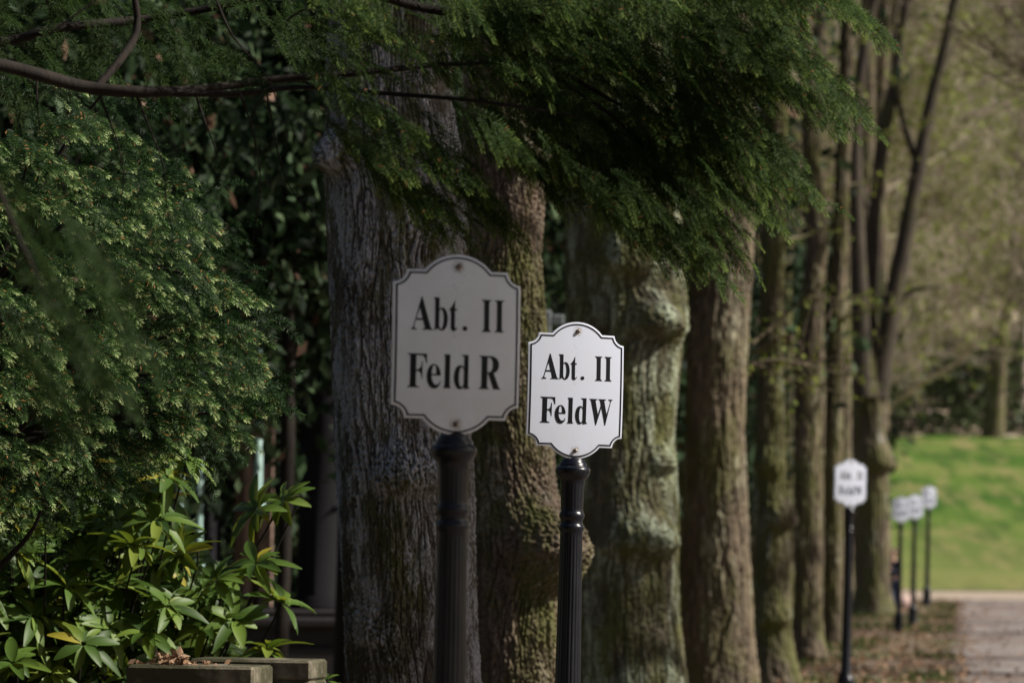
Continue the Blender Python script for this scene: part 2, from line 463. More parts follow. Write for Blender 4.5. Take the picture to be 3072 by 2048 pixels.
def sheet(name, xs, ys, lift, mat, xfun=None, nz=0.0):
    X, Y = np.meshgrid(xs, ys)
    if xfun: X = xfun(X, Y)
    Z = terrain(X, Y) + lift
    if nz:
        Z = Z + nz * np.abs(1 * perlin(np.stack([X.ravel() * 0.12, Y.ravel() * 0.12, X.ravel() * 0], -1), 5)).reshape(X.shape) * np.clip((Y - 116) / 15, 0, 1)
    V = np.stack([X, Y, Z], -1).reshape(-1, 3)
    n = len(xs); i = np.arange(len(ys) - 1)[:, None] * n; j = np.arange(n - 1)[None]
    F = np.stack([i + j, i + j + 1, i + n + j + 1, i + n + j], -1).reshape(-1, 4)
    mb = MB(); mb.add(V, F); return tag(mb.build(name, mat), kind='structure')


sheet('ground', np.linspace(-260, 320, 117), np.linspace(-30, 420, 181), 0.0, M['litter'])
sheet('meadow', np.linspace(-70, 150, 89), np.linspace(111, 162, 52), 0.03, M['meadow'], nz=0.5)
sheet('hillside', np.linspace(-150, 220, 75), np.linspace(162, 300, 60), 0.03, M['hill'])
sheet('crossing_path', np.linspace(-60, 120, 37), np.linspace(95, 110.5, 12), 0.004, M['sand'])
sheet('path', np.array([1.2, 2.3, 3.4, 4.6]), np.linspace(-8, 97, 260), 0.008, M['gravel'], xfun=lambda X, Y: X + line_x(Y) + (X < 2) * 0.45 * perlin(np.stack([Y.ravel() * .7, Y.ravel() * 0, X.ravel() * 0], -1), 4).reshape(X.shape))


# ------------------------------------------------------------------ lime trunks
def trunk_mb(edges, Y, seed, nth, nz, depth, f, burls=(), ztop=9.0, flare=0.35, zvis=None, vscale=0.12):
    """edges: (py, left px, right px) measured; world trunk of real round section with bark relief"""
    E = sorted(edges, key=lambda e: -e[0])
    C = [at((e[1] + e[2]) / 2, e[0], Y) for e in E]; R = [(e[2] - e[1]) / 2 * Y / FPX for e in E]
    zc = np.array([c.z for c in C]); xc = np.array([c.x for c in C]); rc = np.array(R)
    zlo, zhi = zvis if zvis else (max(0.0, zc[0] - 0.1), zc[-1] + 0.1)
    Z = np.concatenate([np.linspace(-0.15, zlo, 24, endpoint=False) if zlo > 0.0 else [], np.linspace(zlo, zhi, nz), np.linspace(zhi, ztop, 20)[1:]])
    # smooth resampling of centre and radius
    xs = np.interp(Z, zc, xc); rs = np.interp(Z, zc, rc)
    up = Z > zc[-1]
    if up.any():
        sl = (xc[-1] - xc[-2]) / (zc[-1] - zc[-2]) * 0.5
        xs[up] = xc[-1] + sl * (Z[up] - zc[-1]); rs[up] = rc[-1] * (1 - 0.5 * (Z[up] - zc[-1]) / max(0.1, ztop - zc[-1]))
    k = max(3, nz // 40)
    ker = np.ones(k) / k
    xs = np.convolve(np.pad(xs, (k, k), 'edge'), ker, 'same')[k:-k]; rs = np.convolve(np.pad(rs, (k, k), 'edge'), ker, 'same')[k:-k]
    rs = rs * (1 + flare * np.exp(-np.clip(Z, 0, None) / 0.28))
    th = np.linspace(0, 2 * PI, nth, endpoint=False)
    TH, ZZ = np.meshgrid(th, Z); RR = np.repeat(rs[:, None], nth, 1); XX = np.repeat(xs[:, None], nth, 1)
    R0 = rc.mean()
    cx, sx = np.sin(TH), -np.cos(TH)
    low = perlin(np.stack([cx * 1.3 + seed, sx * 1.3, ZZ * 0.55], -1).reshape(-1, 3), seed).reshape(TH.shape)
    lob = perlin(np.stack([cx * 2.6, sx * 2.6 + seed, ZZ * 0.9], -1).reshape(-1, 3), seed + 1).reshape(TH.shape)
    disp = R0 * (0.06 * low + 0.05 * lob)
    burlm = np.zeros_like(TH)
    zs_shift = np.zeros_like(TH)
    for (bpx, bpy, br, hgt) in burls:
        c = at(bpx, bpy, Y); bz = c.z; r = br * Y / FPX
        bx = np.interp(bz, Z, xs); brd = np.interp(bz, Z, rs)
        s = max(-1, min(1, (c.x - bx) / brd)); a0 = math.asin(s)
        da = (TH - a0 + PI) % (2 * PI) - PI
        dz = ZZ - bz
        asym = np.where(dz < 0, 0.55, 1.25)
        q = (da * brd / (r * 1.15)) ** 2 + (dz / (r * asym)) ** 2
        g = np.exp(-q ** 1.3)
        disp = disp + hgt * g
        burlm = np.maximum(burlm, np.exp(-q * 0.6))
        zs_shift = zs_shift + 0.5 * r * np.exp(-q * 0.35) * np.sign(da + 1e-6) * np.clip(np.abs(da) * brd / r, 0, 1)
    arc = TH
    wx = perlin(np.stack([cx * R0 * 9, sx * R0 * 9, ZZ * 2.2], -1).reshape(-1, 3), seed + 2).reshape(TH.shape)
    ux = cx * R0 + 0.018 * wx - 0.6 * sx * zs_shift
    uy = sx * R0 + 0.018 * np.roll(wx, nth // 3, 1) + 0.6 * cx * zs_shift
    vs = vscale + (0.55 - vscale) * burlm ** 2 * 0.6
    n1 = perlin(np.stack([ux * f, uy * f, ZZ * f * vscale + 3], -1).reshape(-1, 3), seed + 3).reshape(TH.shape)
    n2 = perlin(np.stack([ux * f * 2.1, uy * f * 2.1, ZZ * f * 2.1 * vscale * 1.6], -1).reshape(-1, 3), seed + 4).reshape(TH.shape)
    n3 = perlin(np.stack([ux * f * 2.2, uy * f * 2.2, ZZ * f * 2.2 * 0.8], -1).reshape(-1, 3), seed + 5).reshape(TH.shape)
    fur = np.exp(-(n1 / 0.13) ** 2); fur2 = np.exp(-(n2 / 0.12) ** 2)
    n4 = perlin(np.stack([ux * f * 5, uy * f * 5, ZZ * f * 1.6], -1).reshape(-1, 3), seed + 6).reshape(TH.shape)
    rel = -fur - 0.5 * fur2 + 0.4 * n3 + 0.3 * n2 + 0.35 * n4
    n5 = perlin(np.stack([ux * f * .9 + 7, uy * f * .9, ZZ * f * .75], -1).reshape(-1, 3), seed + 7).reshape(TH.shape)
    rel = rel - (0.15 if seed == 1 else 0.38) * np.exp(-(n5 / 0.07) ** 2) * (1 - 0.5 * fur) + 0.15 * n4
    relb = 1.5 * n3 + 0.9 * n4 - 0.6 * fur
    rel = rel * (1 - 0.8 * burlm) + relb * 0.8 * burlm
    disp = disp + depth * rel
    rad = RR + disp
    V = np.stack([XX + rad * cx, Y + 0 * TH + rad * sx, ZZ], -1)
    m = len(Z); i = np.arange(m - 1)[:, None] * nth; j = np.arange(nth)[None]; j2 = (j + 1) % nth
    F = np.stack([i + j, i + j2, i + nth + j2, i + nth + j], -1).reshape(-1, 4)
    tone = np.clip(0.75 + 0.5 * rel, 0, 1)
    mb = MB(); mb.add(V.reshape(-1, 3), F, tone.ravel())
    return mb, (xs[-1], Y, Z[-1], rs[-1])


def grow(S, p, d, L, r, depth, rng, ends, spread=0.55, up=0.12, segs=3, shrink=0.68):
    q = np.array(p, float); d = np.array(d, float)
    n = segs
    for k in range(n):
        d = d + rng.normal(0, 0.14, 3) + np.array([0, 0, up * 0.5]); d /= np.linalg.norm(d)
        e = q + d * (L / n)
        r0 = r * (1 - 0.35 * k / n); r1 = r * (1 - 0.35 * (k + 1) / n)
        S.append((*q, *e, r0, r1)); q = e
        if depth > 0 and (k > 0 or depth < 3):
            for _ in range(1 if depth > 2 else 2):
                nd = d + rng.normal(0, spread, 3); nd /= np.linalg.norm(nd)
                grow(S, q, nd, L * shrink * rng.uniform(.75, 1.15), r1 * 0.6, depth - 1, rng, ends, spread, up, segs, shrink)
    if depth > 0:
        grow(S, q, d, L * shrink, r * 0.62, depth - 1, rng, ends, spread, up, segs, shrink)
    else:
        ends.append(q)


def leaf_cloud(mb, P, size, rng, tone_lo=0.0, tone_hi=1.0, aspect=0.5, droop=0.0, jitter=0.0, tone=None):
    """one folded leaf (two quads' worth as a diamond of 2 tris along the midrib) per point"""
    P = np.asarray(P, float); m = len(P)
    if jitter: P = P + rng.normal(0, jitter, (m, 3))
    d = rng.normal(size=(m, 3)); d[:, 2] -= droop; d /= np.linalg.norm(d, axis=1)[:, None]
    w = np.cross(d, rng.normal(size=(m, 3))); w /= np.linalg.norm(w, axis=1)[:, None]
    n = np.cross(d, w)
    s = size * rng.uniform(0.4, 1.35, m)[:, None]
    a = P; b = P + d * s * 0.5 + w * s * aspect * 0.5 + n * s * 0.08; c = P + d * s; e = P + d * s * 0.5 - w * s * aspect * 0.5 + n * s * 0.08
    V = np.stack([a, b, c, e], 1).reshape(-1, 3)
    i = np.arange(m)[:, None] * 4
    F = np.concatenate([i + np.array([[0, 1, 2]]), i + np.array([[0, 2, 3]])])
    t = rng.uniform(tone_lo, tone_hi, m) if tone is None else tone
    mb.add(V, F, np.repeat(t, 4))


def lime(label, mat, edges, Y, seed, nth, nz, depth, f, burls=(), ztop=9.0, crown=4, limbs=(), zvis=None, flare=0.35, bud=True, cat='tree', vscale=0.12):
    base = at((edges[0][1] + edges[0][2]) / 2, edges[0][0], Y); loc = (base.x, Y, 0)
    root = empty('lime_tree', loc, 0, label, cat, 'row of lime trees along the path')
    mb, top = trunk_mb(edges, Y, seed, nth, nz, depth, f, burls, ztop, flare, zvis, vscale)
    mb.build('trunk', mat, root, loc)
    rng = np.random.default_rng(seed * 7 + 1)
    S = []; ends = []
    for k in range(crown):
        a = 2 * PI * k / max(1, crown) + rng.uniform(-.4, .4)
        grow(S, (top[0], top[1], top[2] - 0.15 - 0.5 * k), (0.75 * math.cos(a), 0.75 * math.sin(a), 0.8), 2.6, top[3] * 0.6, 4, rng, ends, 0.5, 0.1, 3)
    cb = MB()
    if S: prisms(cb, S, 4)
    for (pts, radii, yy) in limbs:
        tube(cb, [tuple(at(p[0], p[1], yy)) for p in pts], radii, 10, wob=0.1)
    if cb.n: cb.build('branches', M['bark_limb_backlit'] if limbs else mat, root, loc)
    if ends and bud:
        lb = MB(); E = np.array(ends); E = E[rng.random(len(E)) < 0.6]
        leaf_cloud(lb, np.repeat(E, 2, 0), 0.045, rng, jitter=0.05)
        lb.build('young_leaves', M['buds'], root, loc)
    return root, top


t1 = [(2048, 1045, 1442), (1800, 1036, 1430), (1500, 1016, 1420), (1200, 1002, 1405), (900, 992, 1400), (700, 984, 1400), (500, 972, 1392), (300, 975, 1352), (100, 982, 1345), (-40, 985, 1340)]
lime('thick grey lime trunk with furrowed lichened bark, directly behind the dull nearer sign', M['bark_front'], t1, 15.5, 1, 820, 1150, 0.0125, 40,
     burls=[(1235, 1440, 75, 0.105), (1005, 490, 66, 0.085), (1330, 690, 70, 0.03), (1120, 1900, 60, 0.012)], zvis=(0.85, 3.75), crown=5, vscale=0.085)
t2 = [(2048, 1415, 1690), (1900, 1410, 1680), (1500, 1405, 1668), (1300, 1400, 1662), (1000, 1395, 1642), (800, 1392, 1628), (600, 1390, 1636), (450, 1392, 1632), (250, 1395, 1618), (-40, 1395, 1600)]
lime('lime trunk with a big sunlit burl, seen in the gap between the two front signs', M['bark_second'], t2, 18.7, 2, 560, 900, 0.015, 34,
     burls=[(1630, 1630, 105, 0.10), (1655, 1710, 95, 0.14), (1590, 470, 70, 0.075), (1640, 1580, 60, 0.04)], zvis=(0.7, 4.1), crown=5)
t3 = [(2048, 1712, 2056), (1850, 1706, 2034), (1700, 1704, 2030), (1550, 1702, 2036), (1300, 1700, 2018), (1130, 1698, 2030), (900, 1692, 2052), (750, 1690, 2052), (550, 1690, 2040), (250, 1700, 2020), (-40, 1705, 2010)]
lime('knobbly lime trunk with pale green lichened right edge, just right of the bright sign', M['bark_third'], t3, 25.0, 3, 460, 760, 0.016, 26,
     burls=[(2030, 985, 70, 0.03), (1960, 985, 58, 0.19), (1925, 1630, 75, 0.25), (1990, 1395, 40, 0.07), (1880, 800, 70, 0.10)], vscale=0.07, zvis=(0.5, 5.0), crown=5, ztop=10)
t4 = [(2048, 2052, 2264), (1600, 2052, 2246), (1300, 2055, 2234), (1000, 2060, 2246), (800, 2070, 2262), (600, 2080, 2270), (300, 2090, 2265), (-40, 2100, 2260)]
lime('straight lime trunk with a thin sunlit strip down its right side, fourth in the row', M['bark_alley'], t4, 34.0, 4, 240, 420, 0.018, 15,
     burls=[(2060, 700, 60, 0.1)], zvis=(0.2, 6.4), crown=5, ztop=11)
t5 = [(2048, 2255, 2390), (1900, 2262, 2375), (1600, 2266, 2368), (1450, 2266, 2360), (1150, 2272, 2352), (900, 2278, 2352), (500, 2285, 2360), (-40, 2300, 2370)]
lime('dark lumpy lime trunk with a mid-height bulge and spreading foot, fifth in the row', M['bark_mossy'], t5, 41.0, 5, 200, 360, 0.02, 12,
     burls=[(2350, 1560, 45, 0.13), (2310, 1850, 50, 0.10), (2300, 1400, 40, 0.08)], ztop=11, crown=5)
t6 = [(1960, 2374, 2470), (1800, 2380, 2464), (1400, 2382, 2462), (1100, 2388, 2462), (900, 2400, 2474), (700, 2420, 2486), (500, 2408, 2462), (250, 2400, 2446), (-40, 2385, 2425)]
lime('lime trunk with a pale sunlit upper stem that kinks to the right', M['bark_alley'], t6, 48.5, 6, 160, 320, 0.02, 11, burls=[(2440, 1960, 40, 0.08)], ztop=12, crown=5)
t7 = [(1925, 2466, 2532), (1800, 2470, 2528), (1400, 2472, 2528), (1000, 2484, 2534), (600, 2500, 2548), (250, 2515, 2560), (-40, 2525, 2565)]
lime('slim greyish lime trunk just left of the third sign post', M['bark_alley'], t7, 56.0, 7, 120, 260, 0.02, 11, ztop=13, crown=5)
t8 = [(1835, 2556, 2680), (1760, 2564, 2670), (1600, 2570, 2664), (1400, 2568, 2660), (1250, 2572, 2652), (1120, 2578, 2650)]
lime('last lime of the row, forking into leaning limbs darkened as if backlit beside the meadow', M['bark_mossy'], t8, 76.0, 8, 140, 200, 0.025, 9,
     burls=[(2640, 1390, 45, 0.2), (2600, 1180, 30, 0.1)], ztop=5.4, crown=0, flare=0.25,
     limbs=[([(2628, 1190), (2672, 940), (2718, 700), (2755, 500), (2790, 320), (2840, 120), (2880, -80)], [0.24, 0.19, 0.16, 0.14, 0.12, 0.11, 0.09], 76.0),
            ([(2606, 1190), (2612, 850), (2640, 480), (2690, 200), (2730, -60)], [0.22, 0.16, 0.13, 0.10, 0.08], 76.3),
            ([(2590, 1190), (2575, 800), (2566, 400), (2600, 100), (2640, -60)], [0.21, 0.16, 0.13, 0.10, 0.08], 75.6),
            ([(2672, 940), (2740, 870), (2830, 860)], [0.07, 0.05, 0.02], 76.0),
            ([(2600, 620), (2540, 420), (2500, 250)], [0.07, 0.05, 0.03], 75.8),
            ([(2755, 500), (2700, 330), (2680, 120), (2700, -40)], [0.08, 0.06, 0.05, 0.04], 76.2)])

for (lab, Yx, pxo, w, sd_, mt) in (('brown lime trunk glimpsed beyond the last forked lime', 89, 2590, 84, 31, 'bark_alley'), ('furthest lime trunk at the end of the row, mostly hidden', 102, 2634, 70, 32, 'bark_alley'),
                    ('straight brown trunk standing behind the gap after the fourth trunk', 66, 2268, 62, 33, 'bark_alley'), ('dim trunk behind the dark lumpy lime', 74, 2352, 60, 34, 'bark_mossy'),
                    ('dim trunk behind the slim limes', 80, 2448, 56, 35, 'bark_alley'), ('mossy trunk in shade between the third and fourth trunks', 58, 2062, 80, 36, 'bark_mossy'), ('slender brown trunk rising left of the forked lime', 84, 2530, 52, 37, 'bark_alley')):
    yb_ = 1592 + 1.55 * FPX / Yx + (pxo - 1536) * .0105
    lime(lab, M[mt], [(yb_, pxo - w * .62, pxo + w * .62), (yb_ - 300, pxo - w * .5, pxo + w * .5), (900, pxo - w * .42, pxo + w * .42), (400, pxo - w * .3 + 8, pxo + w * .3 + 8), (-40, pxo - w * .24 + 14, pxo + w * .24 + 14)], Yx, sd_, 90, 160, .03, 9, ztop=14.5, crown=4)

# young shoots with first leaves from the trunks
def shoots(label, Y, paths, nleaf, seed, size=0.045):
    rng = np.random.default_rng(seed)
    b = at(paths[0][0][0], paths[0][0][1], Y); loc = tuple(b)
    root = empty('lime_shoot', loc, 0, label, 'shoot', 'leafing shoots on the lime trunks')
    mb = MB(); lb = MB(); P = []
    for p in paths:
        pts = [tuple(at(x, y, Y + rng.uniform(-.2, .2))) for x, y in p]
        tube(mb, pts, [0.022, 0.006], 5)
        c = catmull(pts, 30)
        P.append(c[6:])
        for k in range(4):
            i = rng.integers(6, 26); d = rng.normal(0, 0.35, 3) + (c[min(29, i + 3)] - c[i - 3]); e = c[i] + d
            tube(mb, [c[i], (c[i] + e) / 2 + rng.normal(0, .04, 3), e], [0.009, 0.003], 4)
            P.append(catmull([c[i], e], 14)[3:])
    mb.build('twigs', M['bark_alley'], root, loc)
    P = np.concatenate(P); P = P[rng.integers(0, len(P), nleaf)]
    leaf_cloud(lb, P, size, rng, jitter=0.05, droop=0.3, aspect=0.75)
    lb.build('young_leaves', M['buds'], root, loc)


shoots('pale bare shoot slanting up to the right from the fourth trunk', 35, [[(2255, 1030), (2350, 950), (2490, 830)], [(2258, 1060), (2350, 1010), (2440, 990)]], 45, 1, .06)
shoots('leafing shoots spreading low to the right of the fourth trunk', 36, [[(2255, 1090), (2330, 1120), (2420, 1180)], [(2250, 1100), (2340, 1080), (2560, 1130)]], 90, 2, .06)
shoots('green leafing twigs hanging between the slim trunks at mid height', 50, [[(2480, 960), (2520, 900), (2680, 880)], [(2470, 1000), (2560, 940), (2700, 930)], [(2480, 1150), (2540, 1120), (2600, 1160)]], 150, 3, 0.075)
shoots('twigs with fresh leaves high up across the forked limbs', 62, [[(2500, 420), (2640, 400), (2850, 330)], [(2480, 300), (2600, 260), (2720, 240)], [(2520, 560), (2640, 540), (2820, 520)], [(2450, 200), (2560, 120), (2640, 100)]], 260, 4, 0.085)
shoots('leafing twigs over the narrow trunks under the conifer', 45, [[(2300, 500), (2380, 540), (2480, 560)], [(2350, 720), (2440, 700), (2560, 640)], [(2280, 300), (2400, 330), (2500, 330)]], 120, 5, 0.05)

# limes of the opposite row, beyond the right edge of the picture: they throw the shade on the path
proto = None
for k, (Y, sc, rz) in enumerate([(19, 1, 0), (25.5, .9, 1), (38, 1.2, 2), (44.5, 1.25, 3), (50, 1.05, 4), (63, .95, 5), (70, 1.1, 6), (89, 1, 2.2)]):
    x = line_x(Y) + 6.4
    if proto is None:
        rng = np.random.default_rng(77)
        proto = empty('lime_tree', (x, Y, 0), 0, 'bare lime tree on the far side of the path', 'tree', 'opposite row of lime trees')
        mb = MB(); tube(mb, [(0, 0, -.1), (0.05, 0, 1.5), (0, .05, 3.5), (.1, 0, 5.5)], [.42, .33, .3, .24], 20, wob=.12)
        mb.build('trunk', M['bark_alley'], proto)
        S = []; E = []
        for q in range(6):
            a = q * 1.05
            grow(S, (0.05, 0, 4.6 + .15 * q), (.8 * math.cos(a), .8 * math.sin(a), .7), 2.9, .09, 4, rng, E, .5, .1)
        mb = MB(); prisms(mb, S, 4); mb.build('branches', M['bark_alley'], proto)
    else:
        c = copy_tree(proto); c.location = (x, Y, 0); c.rotation_euler = (0, 0, rz); c.scale = (sc, sc, sc)

# ------------------------------------------------------------------ sign posts
U = 0.42 / 930.0                     # metres per drawing unit of the plate


def plate_outline(ins, n=14):
    """closed outline, inset by ins units; counter-clockwise from the right side"""
    hw, yf, rn, rd = 327 - ins, 383 - ins, 67 + ins, 219 - ins
    cyd = 246.0
    q = math.sqrt(max(0, rn * rn - ins * ins)) if ins else rn
    xd = math.sqrt(rd * rd - (yf - cyd) ** 2)
    a0 = math.atan2(yf - cyd, xd)
    right_up = []
    # notch from (hw, 383-q) to (327-q, yf) about (327,383)
    s = math.atan2(-q, hw - 327); e = math.atan2(yf - 383, -q)
    if s > 0: s -= 2 * PI
    if e > 0: e -= 2 * PI
    for k in range(n + 1):
        t = s + (e - s) * k / n
        right_up.append((327 + rn * math.cos(t), 383 + rn * math.sin(t)))
    dome = [(rd * math.cos(a0 + (PI - 2 * a0) * k / (3 * n)), cyd + rd * math.sin(a0 + (PI - 2 * a0) * k / (3 * n))) for k in range(3 * n + 1)]
    top = right_up + dome + [(-x, y) for x, y in reversed(right_up)]
    sides = [(hw, y) for y in np.linspace(-(383 - q) * .9, (383 - q) * .9, 9)]
    left = [(-hw, y) for y in np.linspace((383 - q) * .9, -(383 - q) * .9, 9)]
    bot = [(-x, -y) for x, y in top]
    return np.array(sides + top + left + bot)


def dome(x, y):                      # bulge of the enamel plate, metres, towards the viewer
    return 0.0165 * (1 - 0.62 * (x / 327.0) ** 2 - 0.38 * (y / 465.0) ** 2)


def arc_pts(cx, cy, rx, ry, a0, a1, n=14):
    return [(cx + rx * math.cos(math.radians(a0 + (a1 - a0) * k / n)), cy + ry * math.sin(math.radians(a0 + (a1 - a0) * k / n))) for k in range(n + 1)]


# glyphs traced as serif capitals/minuscules; x right, y DOWN, in drawing px (cap height about 385-403)
def g_I(x, y0, y1, w):
    c = x + w / 2; s = w * 0.27; h = 9
    return [[(x, y0), (x + w, y0), (x + w, y0 + h), (c + s + 10, y0 + h + 7), (c + s, y0 + h + 24), (c + s, y1 - h - 24), (c + s + 10, y1 - h - 7), (x + w, y1 - h), (x + w, y1),
             (x, y1), (x, y1 - h), (c - s - 10, y1 - h - 7), (c - s, y1 - h - 24), (c - s, y0 + h + 24), (c - s - 10, y0 + h + 7), (x, y0 + h)]]


def G_line1():
    A = [[(303, 290), (312, 290), (412, 655), (424, 672), (440, 676), (440, 686), (316, 686), (316, 677), (338, 672), (342, 655), (322, 572), (240, 572), (220, 645), (224, 668), (252, 677), (252, 686), (180, 686), (180, 677), (200, 668), (212, 645)],
         [(246, 550), (316, 550), (283, 418)]]
    b = [[(447, 292), (512, 292), (512, 432)] + arc_pts(546, 552, 66, 140, -118, 70, 20) + [(565, 686), (545, 692), (520, 686), (492, 662), (464, 690), (458, 690), (462, 640), (462, 325), (456, 308), (447, 303)],
         [(511, 455)] + arc_pts(532, 550, 32, 118, -100, 60, 16) + [(540, 672), (525, 668), (512, 640)]]
    t = [[(694, 322), (697, 322), (697, 424), (723, 424), (723, 444), (697, 444), (697, 640), (702, 662), (712, 660), (722, 640), (727, 644), (718, 672), (700, 688), (680, 692), (660, 684), (649, 660), (647, 444), (626, 444), (628, 436), (660, 396), (682, 358)]]
    dot = [arc_pts(819, 656, 29, 29, 0, 349, 28)]
    return [A, b, t, dot, g_I(1025, 300, 687, 114), g_I(1182, 300, 687, 114)]


def G_feld(o=0.0):
    F = [[(176, 973), (396, 973), (400, 1085), (391, 1085), (380, 1040), (362, 1004), (335, 994), (274, 994), (274, 1165), (300, 1163), (322, 1145), (338, 1105), (341, 1065), (348, 1065), (348, 1272), (341, 1272), (336, 1230), (320, 1195), (300, 1184), (274, 1184), (274, 1335), (280, 1358), (300, 1367), (318, 1370), (318, 1380), (176, 1380), (176, 1370), (198, 1362), (206, 1345), (206, 1010), (200, 990), (176, 983)]]
    e = [arc_pts(482, 1240, 83, 146, -8, -180, 20) + arc_pts(485, 1240, 86, 149, 180, 85, 14) + [(520, 1382), (548, 1352), (564, 1303), (558, 1300), (540, 1332), (515, 1342), (492, 1335), (470, 1305), (458, 1262), (456, 1232), (562, 1232)],
         [(456, 1213), (458, 1170), (466, 1128), (478, 1108), (490, 1106), (502, 1120), (509, 1150), (511, 1213)]]
    l = [[(598, 973), (672, 973), (672, 1342), (676, 1362), (686, 1370), (686, 1380), (596, 1380), (596, 1370), (606, 1362), (611, 1345), (611, 1008), (608, 990), (598, 983)]]
    d = [[(810, 973), (892, 973), (892, 1345), (898, 1362), (912, 1366), (912, 1374), (842, 1388), (840, 1350)] + [(822, 1378), (795, 1389), (768, 1384), (742, 1350), (724, 1300), (719, 1245), (726, 1180), (744, 1128), (770, 1104), (800, 1097), (822, 1106), (840, 1128), (840, 1008), (832, 990), (810, 983)],
         [(839, 1160), (828, 1130), (812, 1120), (796, 1132), (784, 1170), (779, 1235), (782, 1300), (792, 1344), (808, 1360), (826, 1350), (839, 1325)]]
    r = []
    for g in (F, e, l, d): r.append([[(x + o, y) for x, y in c] for c in g])
    return r


def G_W():
    return [[[(945, 977), (1072, 977), (1072, 987), (1048, 992), (1042, 1015), (1085, 1228), (1130, 1080), (1118, 1010), (1108, 992), (1090, 987), (1090, 977), (1214, 977), (1214, 987), (1192, 992), (1187, 1015), (1230, 1225), (1285, 1030), (1284, 1000), (1255, 987), (1255, 977), (1322, 977), (1320, 987), (1302, 1000), (1292, 1024), (1212, 1392), (1203, 1392), (1140, 1110), (1060, 1392), (1051, 1392), (968, 1018), (960, 994), (945, 987)]]]


def G_R():
    def q(x, y): return ((x - 1125) / 1.135 + 1000, (y - 930) / 1.154 + 975)
    out = [(1125, 930), (1300, 932), (1345, 945), (1380, 975), (1400, 1020), (1402, 1070), (1390, 1115), (1362, 1150), (1330, 1168), (1400, 1350), (1412, 1375), (1428, 1382), (1428, 1393), (1330, 1393), (1252, 1180), (1240, 1180), (1240, 1345), (1246, 1372), (1268, 1382), (1268, 1393), (1125, 1393), (1125, 1382), (1150, 1374), (1160, 1350), (1160, 975), (1154, 950), (1125, 940)]
    hole = [(1240, 952), (1240, 1158), (1275, 1155), (1302, 1130), (1314, 1090), (1314, 1020), (1302, 978), (1278, 956)]
    return [[[q(*p) for p in out], [q(*p) for p in hole]]]


def glyph_mesh(name, glyphs, sx, mat, parent, lift=0.0011):
    cu = bpy.data.curves.new(name, 'CURVE'); cu.dimensions = '2D'; cu.fill_mode = 'BOTH'
    for g in glyphs:
        for c in g:
            sp = cu.splines.new('POLY'); sp.points.add(len(c) - 1)
            for k, (x, y) in enumerate(c):
                sp.points[k].co = (0.42855 * x - 316.8, 366 - 0.42855 * y, 0, 1)
            sp.use_cyclic_u = True
    ob = bpy.data.objects.new('tmp', cu); COL.objects.link(ob)
    dg = bpy.context.evaluated_depsgraph_get()
    me = bpy.data.meshes.new_from_object(ob.evaluated_get(dg))
    bpy.data.objects.remove(ob)
    V = np.empty(len(me.vertices) * 3); me.vertices.foreach_get('co', V); V = V.reshape(-1, 3)
    F = [tuple(p.vertices) for p in me.polygons]
    bpy.data.meshes.remove(me)
    def conv(V, l): return np.stack([V[:, 0] * U * sx, -(dome(V[:, 0], V[:, 1]) + l), V[:, 1] * U], -1)
    mb = MB(); n = len(V)
    f3 = [f for f in F if len(f) == 3]; f4 = [f for f in F if len(f) == 4]
    VV = conv(V, lift)
    if f3: mb.add(VV, f3)
    if f4: mb.add(VV, f4)
    # raised edge of the enamel lettering
    for g in glyphs:
        for c in g:
            P = np.array([(0.42855 * x - 316.8, 366 - 0.42855 * y, 0) for x, y in c])
            a = conv(P, lift); b = conv(P, -0.0005); k = len(P); i = np.arange(k); j = (i + 1) % k
            mb.add(np.vstack([a, b]), np.stack([i, j, k + j, k + i], -1))
    return mb.build(name, mat, parent, smooth=False)


